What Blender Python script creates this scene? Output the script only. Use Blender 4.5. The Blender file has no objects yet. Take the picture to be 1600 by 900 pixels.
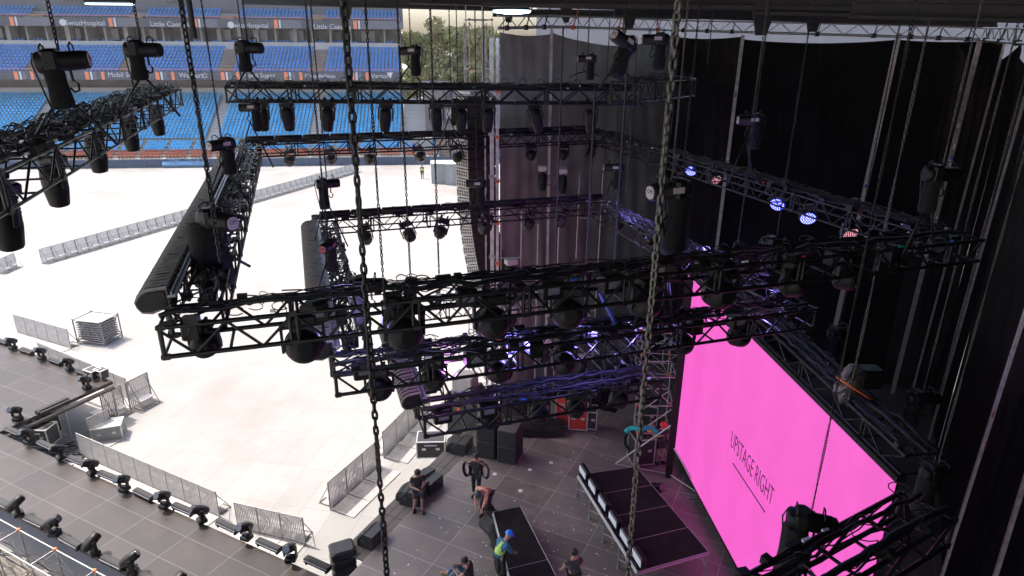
import bpy, math, random
from mathutils import Vector, Matrix, Euler
R_ = math.radians
SC = bpy.context.scene
COL = SC.collection

# ------------------------------------------------------------------ camera
CZ = 17.2                     # camera height over the stadium floor (m)
DK = 2.0                      # stage deck height
FPX = 1025.6
_p, _r = R_(20.507), R_(-0.461)
FW = Vector((0, math.cos(_p), -math.sin(_p)))
_R0 = Vector((1, 0, 0)); _D0 = Vector((0, -math.sin(_p), -math.cos(_p)))
RT = _R0 * math.cos(_r) + _D0 * math.sin(_r)
DN = _R0 * -math.sin(_r) + _D0 * math.cos(_r)
cam = bpy.data.cameras.new('camera'); camo = bpy.data.objects.new('camera', cam); COL.objects.link(camo)
m3 = Matrix((RT, -DN, -FW)).transposed()
camo.matrix_world = Matrix.Translation((0, 0, CZ)) @ m3.to_4x4()
cam.sensor_width = 36; cam.lens = 36 * FPX / 1600; cam.clip_start = .1; cam.clip_end = 3000
SC.camera = camo

# ------------------------------------------------------------------ world, sun, exposure
SUN_AZ, SUN_EL = -63.7, 60.0
w = bpy.data.worlds.new('World'); SC.world = w; w.use_nodes = True
nt = w.node_tree; bg = nt.nodes['Background']; bg.inputs[1].default_value = 0.15
sky = nt.nodes.new('ShaderNodeTexSky'); sky.sky_type = 'NISHITA'; sky.sun_disc = False
sky.sun_elevation = R_(SUN_EL); sky.sun_rotation = R_(SUN_AZ); sky.air_density = 1.0; sky.dust_density = 4.0; sky.ozone_density = 1.0
nt.links.new(sky.outputs[0], bg.inputs[0])
sl = bpy.data.lights.new('sun', 'SUN'); sl.energy = 2.3; sl.angle = R_(.5); sl.color = (1, .95, .88)
so = bpy.data.objects.new('sun', sl); COL.objects.link(so); so.location = (-40, 20, 60)
sd = Vector((math.sin(R_(SUN_AZ)) * math.cos(R_(SUN_EL)), math.cos(R_(SUN_AZ)) * math.cos(R_(SUN_EL)), math.sin(R_(SUN_EL))))
so.rotation_euler = sd.to_track_quat('Z', 'Y').to_euler()
SC.view_settings.view_transform = 'Standard'; SC.view_settings.look = 'None'
SC.view_settings.exposure = 1.7; SC.view_settings.gamma = 1
SC.render.engine = 'CYCLES'

# ------------------------------------------------------------------ pixel -> world helpers (measuring the place from the photo)
O = Vector((0, 0, CZ))
def ray(x, y): return FW + RT * ((x - 800) / FPX) + DN * ((y - 450) / FPX)
def pz(x, y, z):
    v = ray(x, y); return O + v * ((z - CZ) / v.z)
def py_(x, y, d):
    v = ray(x, y); return O + v * (d / v.y)
EX = Vector((math.sin(R_(116.3)), math.cos(R_(116.3)), 0)); EY = Vector((math.sin(R_(26.3)), math.cos(R_(26.3)), 0))
TA = Vector((math.sin(R_(72.07)), math.cos(R_(72.07)), 0)); TB = Vector((-TA.y, TA.x, 0))
UP = Vector((0, 0, 1))
KS = .75                      # real size of the hung rig per unit measured
def UV(u, v, z=DK): return EX * u + EY * v + UP * z
ORD = ['first', 'second', 'third', 'fourth', 'fifth', 'sixth', 'seventh', 'eighth', 'ninth', 'tenth', 'eleventh', 'twelfth', 'thirteenth',
       'fourteenth', 'fifteenth', 'sixteenth', 'seventeenth', 'eighteenth', 'nineteenth', 'twentieth']
ORD += ['twenty-' + o for o in ORD[:9]] + ['thirtieth'] + ['thirty-' + o for o in ORD[:9]] + ['fortieth'] + ['forty-' + o for o in ORD[:9]] + ['fiftieth'] + ['fifty-' + o for o in ORD[:9]] + ['sixtieth']
rnd = random.Random(7)

# ------------------------------------------------------------------ materials
def mat(name, col, rough=.6, metal=0., var=.15, scale=6., bump=0., emit=0., alpha=None, spec=.5, col2=None):
    m = bpy.data.materials.new(name); m.use_nodes = True
    n = m.node_tree; b = n.nodes['Principled BSDF']
    b.inputs['Roughness'].default_value = rough; b.inputs['Metallic'].default_value = metal
    b.inputs['Specular IOR Level'].default_value = spec
    tc = n.nodes.new('ShaderNodeTexCoord'); no = n.nodes.new('ShaderNodeTexNoise'); no.inputs['Scale'].default_value = scale; no.inputs['Detail'].default_value = 5
    n.links.new(tc.outputs['Object'], no.inputs['Vector'])
    cr = n.nodes.new('ShaderNodeValToRGB'); cr.color_ramp.elements[0].position = .3; cr.color_ramp.elements[1].position = .7
    c2 = col2 or tuple(min(1, c * (1 + var)) for c in col)
    cr.color_ramp.elements[0].color = (*[c * (1 - var) for c in col], 1); cr.color_ramp.elements[1].color = (*c2, 1)
    n.links.new(no.outputs['Fac'], cr.inputs[0]); n.links.new(cr.outputs[0], b.inputs['Base Color'])
    if bump:
        bp = n.nodes.new('ShaderNodeBump'); bp.inputs['Strength'].default_value = bump; bp.inputs['Distance'].default_value = .02
        n.links.new(no.outputs['Fac'], bp.inputs['Height']); n.links.new(bp.outputs[0], b.inputs['Normal'])
    if emit:
        b.inputs['Emission Color'].default_value = (*col, 1); b.inputs['Emission Strength'].default_value = emit
    return m
M = {}
M['truss'] = mat('black_painted_aluminium', (.008, .0073, .0068), .36, .0, .35, 14, spec=.4)
M['black'] = mat('black_housing', (.007, .0065, .0065), .42, 0, .35, 9, spec=.35)
M['black2'] = mat('dark_grey_housing', (.009, .008, .0075), .5, 0, .3, 7, spec=.3)
M['rubber'] = mat('cable_rubber', (.012, .012, .013), .5, 0, .3, 20)
M['bag'] = mat('black_bag_fabric', (.006, .0055, .005), .9, 0, .4, 12, .6)
M['plate'] = mat('pale_rating_plate', (.55, .47, .46), .5, 0, .1)
M['platered'] = mat('red_rating_plate', (.45, .09, .10), .5, 0, .1)
M['ink'] = mat('black_ink', (.02, .015, .015), .6)
M['cable_pale'] = mat('pale_grey_cable', (.16, .15, .19), .4, 0, .3, 9)  # paler than the other cables so the violet lamps show on it
M['chain'] = mat('dark_steel_chain', (.022, .02, .018), .42, .5, .5, 30)
M['chain2'] = mat('bare_steel_chain', (.11, .10, .088), .4, .8, .4, 30)
M['steel'] = mat('galvanised_pipe', (.42, .39, .375), .42, .55, .18, 12)
M['alu'] = mat('aluminium', (.34, .33, .34), .35, .6, .12, 10)
M['post'] = mat('weathered_white_post', (.60, .53, .51), .6, 0, .22, 5)
M['post2'] = mat('brown_grey_post', (.36, .30, .28), .6, 0, .3, 5)
M['greyrail'] = mat('grey_rail', (.32, .32, .36), .4, .4, .15, 9)
M['ribs'] = mat('sidelit_rib_plastic', (.30, .26, .22), .35, 0, .2, 8)  # ribs kept pale, the side light they catch is in the colour
M['fin'] = mat('brown_black_plastic', (.022, .018, .015), .42, 0, .25, 8)
M['lens'] = mat('lens_glass', (.03, .03, .04), .08, 0, .1, 4, spec=.9)
M['curtA'] = mat('grey_stage_scrim', (.34, .325, .265), .8, 0, .22, .9, .3)
M['curtB'] = mat('black_stage_curtain', (.008, .007, .0068), .9, 0, .45, .7, .4, spec=.15)
M['curtC'] = mat('charcoal_stage_curtain', (.017, .0135, .012), .85, 0, .5, .6, .4, spec=.25)
M['steelbeam'] = mat('dark_roof_steel', (.022, .018, .016), .6, 0, .4, 3)
M['roof'] = mat('dark_roof_skin', (.03, .027, .026), .8, 0, .2, 1)
M['barrier'] = mat('barrier_aluminium', (.25, .235, .225), .5, .2, .15, 8)
M['barrierp'] = mat('barrier_kick_plate', (.50, .48, .465), .6, .0, .14, 3)
M['barr_tread'] = mat('tread_plate_aluminium', (.33, .31, .30), .55, .1, .15, 6)  # mid grey aluminium of tread plates and folded barriers
M['seatb'] = mat('shaded_blue_seat_plastic', (.07, .23, .54), .5, 0, .12, .5)  # upper tier seats, roof shade put into a deeper blue
M['seatc'] = mat('sunlit_blue_seat_plastic', (.065, .38, .66), .5, 0, .15, .5)  # lower seats, the sun on them painted in as a brighter blue
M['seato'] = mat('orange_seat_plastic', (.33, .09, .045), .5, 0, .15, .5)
M['conc'] = mat('stand_concrete', (.32, .29, .265), .85, 0, .15, .35, .2)
M['conc2'] = mat('dusty_bare_concrete', (.14, .117, .10), .9, 0, .35, .5, .2, col2=(.24, .21, .18))
M['concw'] = mat('pale_stand_wall', (.46, .43, .41), .8, 0, .06, .3)
M['concd'] = mat('dark_grey_concrete', (.16, .14, .13), .85, 0, .2, .4)  # darker concrete for the soffit, corner block and roof unit
M['aisle'] = mat('sandy_concrete_steps', (.30, .225, .17), .85, 0, .12, .8)
M['fascia'] = mat('grey_fascia_board', (.085, .08, .09), .6, 0, .08, .3)
M['white'] = mat('white_print', (.55, .55, .57), .6, 0, .03)
M['orangep'] = mat('orange_print', (.75, .22, .10), .6, 0, .06)
M['navyw'] = mat('navy_perimeter_board', (.032, .055, .10), .5, 0, .15, .5)
M['bluetarp'] = mat('blue_tarp', (.08, .19, .33), .5, 0, .3, 2, .6)
M['dark'] = mat('dark_room_glass', (.10, .085, .075), .3, 0, .4, 1)
M['grey'] = mat('pale_grey_cladding', (.16, .157, .175), .8, 0, .05, .2)
M['container'] = mat('white_container_panel', (.25, .265, .25), .6, 0, .05, 2)
M['bark'] = mat('bark', (.12, .085, .06), .9, 0, .3, 5, .5)
M['leaf'] = mat('leaves', (.34, .38, .12), .6, 0, .4, .35, col2=(.52, .54, .22))
M['leaf2'] = mat('yellow_green_leaves', (.42, .42, .15), .6, 0, .4, .35, col2=(.58, .50, .22))
M['case'] = mat('black_flight_case', (.022, .021, .021), .45, 0, .25, 6)
M['casetop'] = mat('worn_case_lid', (.02, .018, .018), .5, 0, .3, 3)
M['casered'] = mat('red_flight_case', (.42, .035, .02), .45, 0, .1, 6)
M['caseedge'] = mat('case_edge_aluminium', (.60, .57, .55), .35, .6, .1)
M['skin'] = mat('skin', (.38, .21, .14), .55, 0, .08, 14)
M['tshirt'] = mat('black_tshirt', (.022, .022, .020), .85, 0, .3, 9)
M['tshirt2'] = mat('charcoal_tshirt', (.045, .042, .045), .85, 0, .3, 9)
M['pants'] = mat('black_trousers', (.014, .014, .015), .85, 0, .3, 9)
M['jeans'] = mat('blue_jeans', (.07, .12, .19), .85, 0, .25, 9)
M['vest'] = mat('lime_vest', (.42, .62, .12), .7, 0, .12, 9)
M['vest2'] = mat('pink_yellow_vest', (.62, .28, .20), .7, 0, .5, 14)
M['teal'] = mat('teal_sleeves', (.03, .14, .22), .8, 0, .2, 9)
M['hair'] = mat('dark_hair', (.014, .010, .008), .6, 0, .3, 30)
M['blueh'] = mat('blue_hard_hat', (.02, .20, .75), .3, 0, .05)
M['redh'] = mat('red_hard_hat', (.70, .03, .03), .3, 0, .05)
M['darkh'] = mat('dark_hard_hat', (.05, .06, .05), .3, 0, .05)
M['boot'] = mat('tan_boot', (.30, .17, .09), .7, 0, .2, 9)
M['tape_r'] = mat('red_tape', (.55, .02, .03), .5, 0, .1)
M['tape_t'] = mat('teal_tape', (.0, .30, .27), .5, 0, .1)
M['tape_b'] = mat('blue_tape', (.02, .12, .55), .5, 0, .1)
M['tape_w'] = mat('white_tape', (.75, .74, .75), .5, 0, .1)
M['tape_o'] = mat('orange_strap', (.85, .16, .03), .5, 0, .1)
M['plastic'] = mat('crumpled_plastic_wrap', (.11, .09, .07), .3, 0, .8, 5, 1.0)
M['pabody'] = mat('dusty_loudspeaker_box', (.05, .038, .031), .65, 0, .25, 3)
M['pagrill'] = mat('sunlit_pale_plate', (.42, .38, .35), .6, .2, .15, 4)  # side plate of the array, its sunlit look painted in as pale colour
M['subgrill'] = mat('loudspeaker_grille', (.018, .017, .017), .8, 0, .3, 40, .5)
M['subtop'] = mat('dusty_box_lid', (.06, .053, .05), .7, 0, .2, 3)
M['riser'] = mat('black_riser_carpet', (.012, .0105, .011), .85, 0, .4, 2.2, spec=.12)
M['timber'] = mat('ramp_timber', (.11, .098, .088), .7, 0, .2, 2)
M['led_w'] = mat('white_batten_lens', (.75, .75, .78), .3, 0, .05)
M['bluetube'] = mat('blue_strap', (.10, .12, .55), .5, 0, .2)
M['lampglow'] = mat('lit_lamp_diffuser', (.55, .80, 1.0), .4, 0, 0, 1, 0, 3.2)
M['orange'] = mat('orange_coupler', (.75, .14, .03), .5, 0, .1)
M['blue_led'] = mat('lit_blue_led', (.06, .07, 1.0), .3, 0, 0, 1, 0, .28)
M['blue_led_hot'] = mat('lit_pale_led', (.45, .50, 1.0), .3, 0, 0, 1, 0, .9)
M['pink_led'] = mat('lit_pink_led', (1.0, .45, .50), .3, 0, 0, 1, 0, .3)
M['screen'] = mat('lit_magenta_led_screen', (1.0, .115, .62), .5, 0, 0, 1, 0, 1.0)

def nodes_of(m): return m.node_tree, m.node_tree.nodes['Principled BSDF']
# the screen is matt black glass that gives off the light itself
n, b = nodes_of(M['screen']); [n.links.remove(l) for l in list(b.inputs['Base Color'].links)]
b.inputs['Base Color'].default_value = (.01, .005, .008, 1); b.inputs['Emission Color'].default_value = (1.0, .135, .655, 1); b.inputs['Emission Strength'].default_value = .62
tc = n.nodes.new('ShaderNodeTexCoord'); wv = n.nodes.new('ShaderNodeTexWave'); wv.inputs['Scale'].default_value = 2.0; wv.inputs['Distortion'].default_value = 3
n.links.new(tc.outputs['Object'], wv.inputs[0]); mr = n.nodes.new('ShaderNodeMapRange'); mr.inputs['To Min'].default_value = .288; mr.inputs['To Max'].default_value = .302
n.links.new(wv.outputs['Fac'], mr.inputs['Value'])
mp = n.nodes.new('ShaderNodeMapping'); mp.inputs['Rotation'].default_value = (0, 0, R_(85.3)); n.links.new(tc.outputs['Object'], mp.inputs[0]); sx = n.nodes.new('ShaderNodeSeparateXYZ'); n.links.new(mp.outputs[0], sx.inputs[0])
cx = n.nodes.new('ShaderNodeCombineXYZ'); n.links.new(sx.outputs[0], cx.inputs[0]); n.links.new(sx.outputs[2], cx.inputs[1])
bt = n.nodes.new('ShaderNodeTexBrick'); bt.offset = 0; bt.inputs['Scale'].default_value = 1; bt.inputs['Brick Width'].default_value = .5; bt.inputs['Row Height'].default_value = .5; bt.inputs['Mortar Size'].default_value = .006
bt.inputs['Color1'].default_value = (1, 1, 1, 1); bt.inputs['Color2'].default_value = (.96, .96, .96, 1); bt.inputs['Mortar'].default_value = (.86, .86, .86, 1); n.links.new(cx.outputs[0], bt.inputs['Vector'])
mu = n.nodes.new('ShaderNodeMath'); mu.operation = 'MULTIPLY'; n.links.new(mr.outputs[0], mu.inputs[0]); n.links.new(bt.outputs['Color'], mu.inputs[1]); n.links.new(mu.outputs[0], b.inputs['Emission Strength'])

def floor_mat(name, base, lines, su, sv, ou, ov, lw, rough, tone=.3, angle=116.3, stain=(.5, .42, .38), stain_amt=.25, dirt_scale=.35, linevar=False, scratch=.0, warm=None, sfrom=.48, sto=.75):
    """panelled floor: panels su x sv metres in the stage's own directions, thin seam lines, per-panel tone, dirt"""
    m = bpy.data.materials.new(name); m.use_nodes = True; n = m.node_tree; b = n.nodes['Principled BSDF']
    N = n.nodes.new; L = n.links.new
    tc = N('ShaderNodeTexCoord'); mp = N('ShaderNodeMapping'); mp.vector_type = 'POINT'; mp.inputs['Rotation'].default_value = (0, 0, R_(angle - 90))
    L(tc.outputs['Object'], mp.inputs['Vector']); sx = N('ShaderNodeSeparateXYZ'); L(mp.outputs[0], sx.inputs[0])
    def math_(op, a, bb=None, c=None):
        q = N('ShaderNodeMath'); q.operation = op
        for i, v in enumerate((a, bb, c)):
            if v is None: continue
            if isinstance(v, (int, float)): q.inputs[i].default_value = v
            else: L(v, q.inputs[i])
        return q.outputs[0]
    U = math_('DIVIDE', math_('SUBTRACT', sx.outputs[0], ou), su); V = math_('DIVIDE', math_('SUBTRACT', sx.outputs[1], ov), sv)
    fu = math_('MULTIPLY', math_('PINGPONG', U, .5), su); fv = math_('MULTIPLY', math_('PINGPONG', V, .5), sv)
    d = math_('MINIMUM', fu, fv); ln = math_('LESS_THAN', d, lw)
    cell = N('ShaderNodeCombineXYZ'); L(math_('FLOOR', U), cell.inputs[0]); L(math_('FLOOR', V), cell.inputs[1])
    wn = N('ShaderNodeTexWhiteNoise'); wn.noise_dimensions = '3D'; L(cell.outputs[0], wn.inputs['Vector'])
    n1 = N('ShaderNodeTexNoise'); n1.inputs['Scale'].default_value = dirt_scale; n1.inputs['Detail'].default_value = 8; n1.inputs['Roughness'].default_value = .65; L(tc.outputs['Object'], n1.inputs['Vector'])
    mp2 = N('ShaderNodeMapping'); mp2.inputs['Scale'].default_value = (1.2, 14, 1); mp2.inputs['Rotation'].default_value = (0, 0, R_(angle - 60)); L(tc.outputs['Object'], mp2.inputs[0])
    n2 = N('ShaderNodeTexNoise'); n2.inputs['Scale'].default_value = 1.3; n2.inputs['Detail'].default_value = 6; L(mp2.outputs[0], n2.inputs['Vector'])
    k = math_('ADD', math_('MULTIPLY', wn.outputs['Value'], tone), 1 - tone / 2)
    k = math_('MULTIPLY', k, math_('ADD', math_('MULTIPLY', n2.outputs['Fac'], .35), .82))
    vm = N('ShaderNodeVectorMath'); vm.operation = 'SCALE'; vm.inputs[0].default_value = base; L(k, vm.inputs['Scale'])
    mx = N('ShaderNodeMixRGB'); mx.inputs['Color2'].default_value = (*stain, 1); L(vm.outputs[0], mx.inputs['Color1'])
    rp = N('ShaderNodeMapRange'); rp.inputs['From Min'].default_value = sfrom; rp.inputs['From Max'].default_value = sto; rp.inputs['To Max'].default_value = stain_amt; L(n1.outputs['Fac'], rp.inputs['Value']); L(rp.outputs[0], mx.inputs['Fac'])
    out = mx.outputs[0]
    if scratch:
        vo = N('ShaderNodeTexNoise'); vo.inputs['Scale'].default_value = 9; vo.inputs['Detail'].default_value = 10; vo.inputs['Roughness'].default_value = .8; L(mp2.outputs[0], vo.inputs['Vector'])
        r2 = N('ShaderNodeMapRange'); r2.inputs['From Min'].default_value = .64; r2.inputs['From Max'].default_value = .70; r2.inputs['To Max'].default_value = scratch; L(vo.outputs['Fac'], r2.inputs['Value'])
        ms = N('ShaderNodeMixRGB'); ms.inputs['Color2'].default_value = (.45, .40, .38, 1); L(out, ms.inputs['Color1']); L(r2.outputs[0], ms.inputs['Fac']); out = ms.outputs[0]
    m2 = N('ShaderNodeMixRGB'); m2.inputs['Color2'].default_value = (*lines, 1); L(out, m2.inputs['Color1'])
    if linevar: L(math_('MULTIPLY', ln, math_('ADD', math_('MULTIPLY', n1.outputs['Fac'], .9), .15)), m2.inputs['Fac'])
    else: L(ln, m2.inputs['Fac'])
    L(m2.outputs[0], b.inputs['Base Color'])
    rr = N('ShaderNodeMapRange'); rr.inputs['To Min'].default_value = rough - .12; rr.inputs['To Max'].default_value = rough + .15; L(n2.outputs['Fac'], rr.inputs['Value']); L(rr.outputs[0], b.inputs['Roughness'])
    return m
M['deck'] = floor_mat('film_faced_stage_plywood', (.155, .134, .120), (.44, .40, .37), 2., 1., -11.28, .36, .013, .42, .45, stain=(.30, .255, .215), stain_amt=.8, dirt_scale=.7, linevar=True, scratch=.7)
M['thrust'] = floor_mat('film_faced_thrust_plywood', (.026, .0205, .0185), (.12, .108, .10), 2., 1., -11.12, .73, .013, .40, .55, stain=(.055, .036, .027), stain_amt=.75, dirt_scale=.6, linevar=True, scratch=.25)
M['field'] = floor_mat('white_turf_protection_panels', (.268, .260, .252), (.208, .197, .188), 1.2, 2.4, 0, 0, .012, .8, .10, angle=101, stain=(.185, .152, .13), stain_amt=.8, dirt_scale=.085, sfrom=.47, sto=.74, scratch=.25)
for k, v in (('field', .2), ('thrust', .32), ('deck', .5)): nodes_of(M[k])[1].inputs['Specular IOR Level'].default_value = v

# ------------------------------------------------------------------ mesh builder
class MB:
    def __init__(s): s.v = []; s.f = []; s.sm = []; s.mi = []; s.k = 0
    def add(s, vs, fs, smooth=False, mtx=None):
        o = len(s.v)
        for v in vs:
            v = Vector(v)
            if mtx is not None: v = mtx @ v
            s.v.append(v)
        for f in fs: s.f.append([i + o for i in f]); s.sm.append(smooth); s.mi.append(s.k)
        return s
    def box(s, c, size, mtx=None, rot=None):
        x, y, z = [q / 2 for q in size]; c = Vector(c)
        vs = [Vector((a * x, b * y, d * z)) for d in (-1, 1) for b in (-1, 1) for a in (-1, 1)]
        if rot is not None: vs = [rot @ v for v in vs]
        return s.add([v + c for v in vs], [(0, 2, 3, 1), (4, 5, 7, 6), (0, 1, 5, 4), (2, 6, 7, 3), (0, 4, 6, 2), (1, 3, 7, 5)], False, mtx)
    def bbox(s, c, size, bev=.02, mtx=None, rot=None):
        """bevelled box: chamfered vertical edges and top/bottom rims"""
        x, y, z = [q / 2 for q in size]; b = min(bev, x * .6, y * .6, z * .6); c = Vector(c)
        def ring(X, Y, Z): return [(-X + b, -Y, Z), (X - b, -Y, Z), (X, -Y + b, Z), (X, Y - b, Z), (X - b, Y, Z), (-X + b, Y, Z), (-X, Y - b, Z), (-X, -Y + b, Z)]
        rs = [ring(x - b, y - b, -z), ring(x, y, -z + b), ring(x, y, z - b), ring(x - b, y - b, z)]
        vs = [Vector(v) for r in rs for v in r]
        if rot is not None: vs = [rot @ v for v in vs]
        fs = [list(range(7, -1, -1)), list(range(24, 32))]
        for k in range(3):
            for i in range(8): j = (i + 1) % 8; fs.append((k * 8 + i, k * 8 + j, k * 8 + 8 + j, k * 8 + 8 + i))
        return s.add([v + c for v in vs], fs, False, mtx)
    def tube(s, a, b, r, n=6, r2=None, cap=True, mtx=None):
        a = Vector(a); b = Vector(b); d = (b - a)
        if d.length < 1e-6: return s
        d.normalize(); r2 = r if r2 is None else r2
        u = d.cross(Vector((0, 0, 1)) if abs(d.z) < .9 else Vector((1, 0, 0))).normalized(); w_ = d.cross(u)
        vs = []
        for q, rr in ((a, r), (b, r2)):
            for i in range(n): t = 2 * math.pi * i / n; vs.append(q + (u * math.cos(t) + w_ * math.sin(t)) * rr)
        fs = [(i, (i + 1) % n, n + (i + 1) % n, n + i) for i in range(n)]
        s.add(vs, fs, True, mtx)
        if cap: s.add(vs, [list(range(n - 1, -1, -1)), list(range(n, 2 * n))], False, mtx)
        return s
    def path(s, pts, r, n=5, mtx=None):
        pts = [Vector(p) for p in pts]; vs = []; m = len(pts)
        for k, p in enumerate(pts):
            d = (pts[min(k + 1, m - 1)] - pts[max(k - 1, 0)])
            if d.length < 1e-9: d = Vector((1, 0, 0))
            d.normalize(); u = d.cross(Vector((0, 0, 1)) if abs(d.z) < .95 else Vector((1, 0, 0))).normalized(); w_ = d.cross(u)
            for i in range(n): t = 2 * math.pi * i / n; vs.append(p + (u * math.cos(t) + w_ * math.sin(t)) * r)
        fs = [(k * n + i, k * n + (i + 1) % n, (k + 1) * n + (i + 1) % n, (k + 1) * n + i) for k in range(m - 1) for i in range(n)]
        fs += [list(range(n - 1, -1, -1)), list(range((m - 1) * n, m * n))]
        return s.add(vs, fs, True, mtx)
    def lathe(s, prof, n=16, mtx=None, sq=0., smooth=True, sy=1.):
        """profile (radius, z) around Z; sq>0 squares the section"""
        vs = []
        for r, z in prof:
            for i in range(n):
                t = 2 * math.pi * (i + .5) / n; c, q = math.cos(t), math.sin(t)
                k = 1 / max(abs(c), abs(q)); k = 1 + (k - 1) * sq
                vs.append((r * c * k, r * q * k * sy, z))
        m = len(prof); fs = [(k * n + i, k * n + (i + 1) % n, (k + 1) * n + (i + 1) % n, (k + 1) * n + i) for k in range(m - 1) for i in range(n)]
        s.add(vs, fs, smooth, mtx); s.add(vs, [list(range(n - 1, -1, -1)), list(range((m - 1) * n, m * n))], False, mtx)
        return s
    def prism(s, poly, z0, z1, mtx=None):
        n = len(poly); vs = [(x, y, z0) for x, y in poly] + [(x, y, z1) for x, y in poly]
        fs = [list(range(n - 1, -1, -1)), list(range(n, 2 * n))] + [(i, (i + 1) % n, n + (i + 1) % n, n + i) for i in range(n)]
        return s.add(vs, fs, False, mtx)
    def mesh(s, name, m):
        me = bpy.data.meshes.new(name); me.from_pydata([tuple(v) for v in s.v], [], s.f)
        for q in (m if isinstance(m, (list, tuple)) else [m]): me.materials.append(M[q] if isinstance(q, str) else q)
        if len(s.mi) == len(s.f) and any(s.mi): me.polygons.foreach_set('material_index', s.mi)
        me.polygons.foreach_set('use_smooth', s.sm); me.update(); return me
    def build(s, name, m, parent=None, loc=None):
        ob = bpy.data.objects.new(name, s.mesh(name, m)); COL.objects.link(ob)
        if parent is not None: ob.parent = parent
        if loc is not None: ob.location = loc
        return ob
def tag(o, label=None, cat=None, group=None, kind=None):
    if label: o['label'] = label
    if cat: o['category'] = cat
    if group: o['group'] = group
    if kind: o['kind'] = kind
    return o
def thing(name, label, cat, loc=(0, 0, 0), rotz=0, group=None):
    o = bpy.data.objects.new(name, None); COL.objects.link(o); o.empty_display_size = .2
    o.location = loc; o.rotation_euler = (0, 0, rotz); return tag(o, label, cat, group)
KIDS = {}
def kids(o):
    return [c for c in COL.objects if c.parent == o] if o.name not in KIDS else KIDS[o.name]
def dup(root, loc=None, rot=None, label=None, group=None, scale=None, cache={}):
    if root.name not in cache:
        def tree(o): return [(c, tree(c)) for c in COL.objects if c.parent == o]
        cache[root.name] = tree(root)
    r = root.copy(); COL.objects.link(r)
    def cp(lst, par):
        for c, sub in lst:
            d = c.copy(); COL.objects.link(d); d.parent = par; cp(sub, d)
    cp(cache[root.name], r)
    if loc is not None: r.location = loc
    if rot is not None: r.rotation_euler = rot if not isinstance(rot, (int, float)) else (0, 0, rot)
    if scale: r.scale = (scale,) * 3
    if label: r['label'] = label
    if group: r['group'] = group
    return r
class Proto:
    """first use moves the original, later uses copy it with its parts"""
    def __init__(s, root): s.root = root; s.used = False; s.pending = []
    def put(s, loc, rot, label, group=None, scale=None):
        if not s.used:
            s.used = True; s.src = s.root; s.first = (loc, rot, label, group, scale); o = s.root
            o.location = loc; o.rotation_euler = rot if not isinstance(rot, (int, float)) else (0, 0, rot)
            if scale: o.scale = (scale,) * 3
            o['label'] = label
            if group: o['group'] = group
            return o
        o = dup(s.src, loc, rot, label, group, scale or 1)
        return o
def text_mesh(txt, size, depth=.0, thin=0.):
    cu = bpy.data.curves.new('lettering', 'FONT'); cu.body = txt; cu.size = size; cu.align_x = 'CENTER'; cu.align_y = 'CENTER'; cu.extrude = depth; cu.resolution_u = 2; cu.offset = thin
    o = bpy.data.objects.new('lettering', cu); COL.objects.link(o); dg = bpy.context.evaluated_depsgraph_get()
    me = bpy.data.meshes.new_from_object(o.evaluated_get(dg)); bpy.data.objects.remove(o); return me
def text(txt, size, m, parent, mtx, name='lettering', depth=.003, thin=0):
    me = text_mesh(txt, size, depth, thin); me.materials.clear(); me.materials.append(M[m]); me.transform(mtx)
    o = bpy.data.objects.new(name, me); COL.objects.link(o); o.parent = parent; return o
def frame_m(origin, xd, yd, zd=None):
    xd = Vector(xd).normalized(); yd = Vector(yd).normalized(); zd = xd.cross(yd) if zd is None else Vector(zd)
    m = Matrix((xd, yd, zd)).transposed().to_4x4(); m.translation = origin; return m

# ================================================================== SETTING
# stadium floor out to the horizon
g = MB(); g.add([(-1500, -600, 0), (1500, -600, 0), (1500, 2400, 0), (-1500, 2400, 0)], [(0, 1, 2, 3)])
tag(g.build('ground', 'field'), 'white protection panels covering the stadium field', None, None, 'structure')
# main deck and thrust (walkway) decks
def slab(name, pts, z0, z1, m):
    mb = MB(); mb.prism([(p.x, p.y) for p in pts], z0, z1); return tag(mb.build(name, m), None, None, None, 'structure')
slab_low = MB(); slab_low.add([UV(-60, 8.8, .004), UV(-60, -12, .004), UV(-9, -12, .004), UV(-9, 8.8, .004)], [(0, 1, 2, 3)]); tag(slab_low.build('concrete_floor', 'conc2'), None, None, None, 'structure')
main_poly = [UV(-11.28, 8.9), UV(-11.28, 20.2), UV(-10.2, 20.2), UV(-10.2, 24.5), UV(-7.0, 24.5), UV(-7.0, 33.5), UV(14, 33.5), UV(14, -4), UV(-9, -4), UV(-9, 8.9)]
slab('stage_deck', main_poly[::-1], DK - .18, DK, 'deck')
slab('thrust_deck', [UV(-60, 8.85), UV(-11.284, 8.85), UV(-11.284, 11.42), UV(-29.2, 11.42), UV(-29.2, 16.35), UV(-60, 16.35)], DK - .16, DK - .004, 'thrust')
slab('stage_skirt', [UV(-10.9, 9.2), UV(-10.9, 24), UV(-6.6, 33), UV(13, 33), UV(13, -3), UV(-8.6, -3), UV(-8.6, 9.2)], 0, DK - .2, 'curtB')
# pale timber and aluminium service ramp beside the deck edge
rp = thing('service_ramp', 'pale plank walkway running along the left edge of the stage deck', 'ramp', UV(-11.7, 15, 0))
mb = MB()
for k in range(9):
    v0 = 12.6 + k * 1.05
    for j in range(3):
        c = UV(-12.26 + .31 * j + .15, v0 + .5, DK - .12) - rp.location
        mb.box(c, (.29, 1.03, .05), rot=Matrix.Rotation(R_(-26.3), 3, 'Z'))
mb.build('plank', 'timber', rp); rp.children
mb = MB()
for v in [12.6 + 1.05 * k for k in range(0, 10, 2)]:
    for u in (-12.2, -11.4): mb.tube(UV(u, v, 0) - rp.location, UV(u, v, DK - .15) - rp.location, .025)
mb.build('frame', 'steel', rp)

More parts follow.
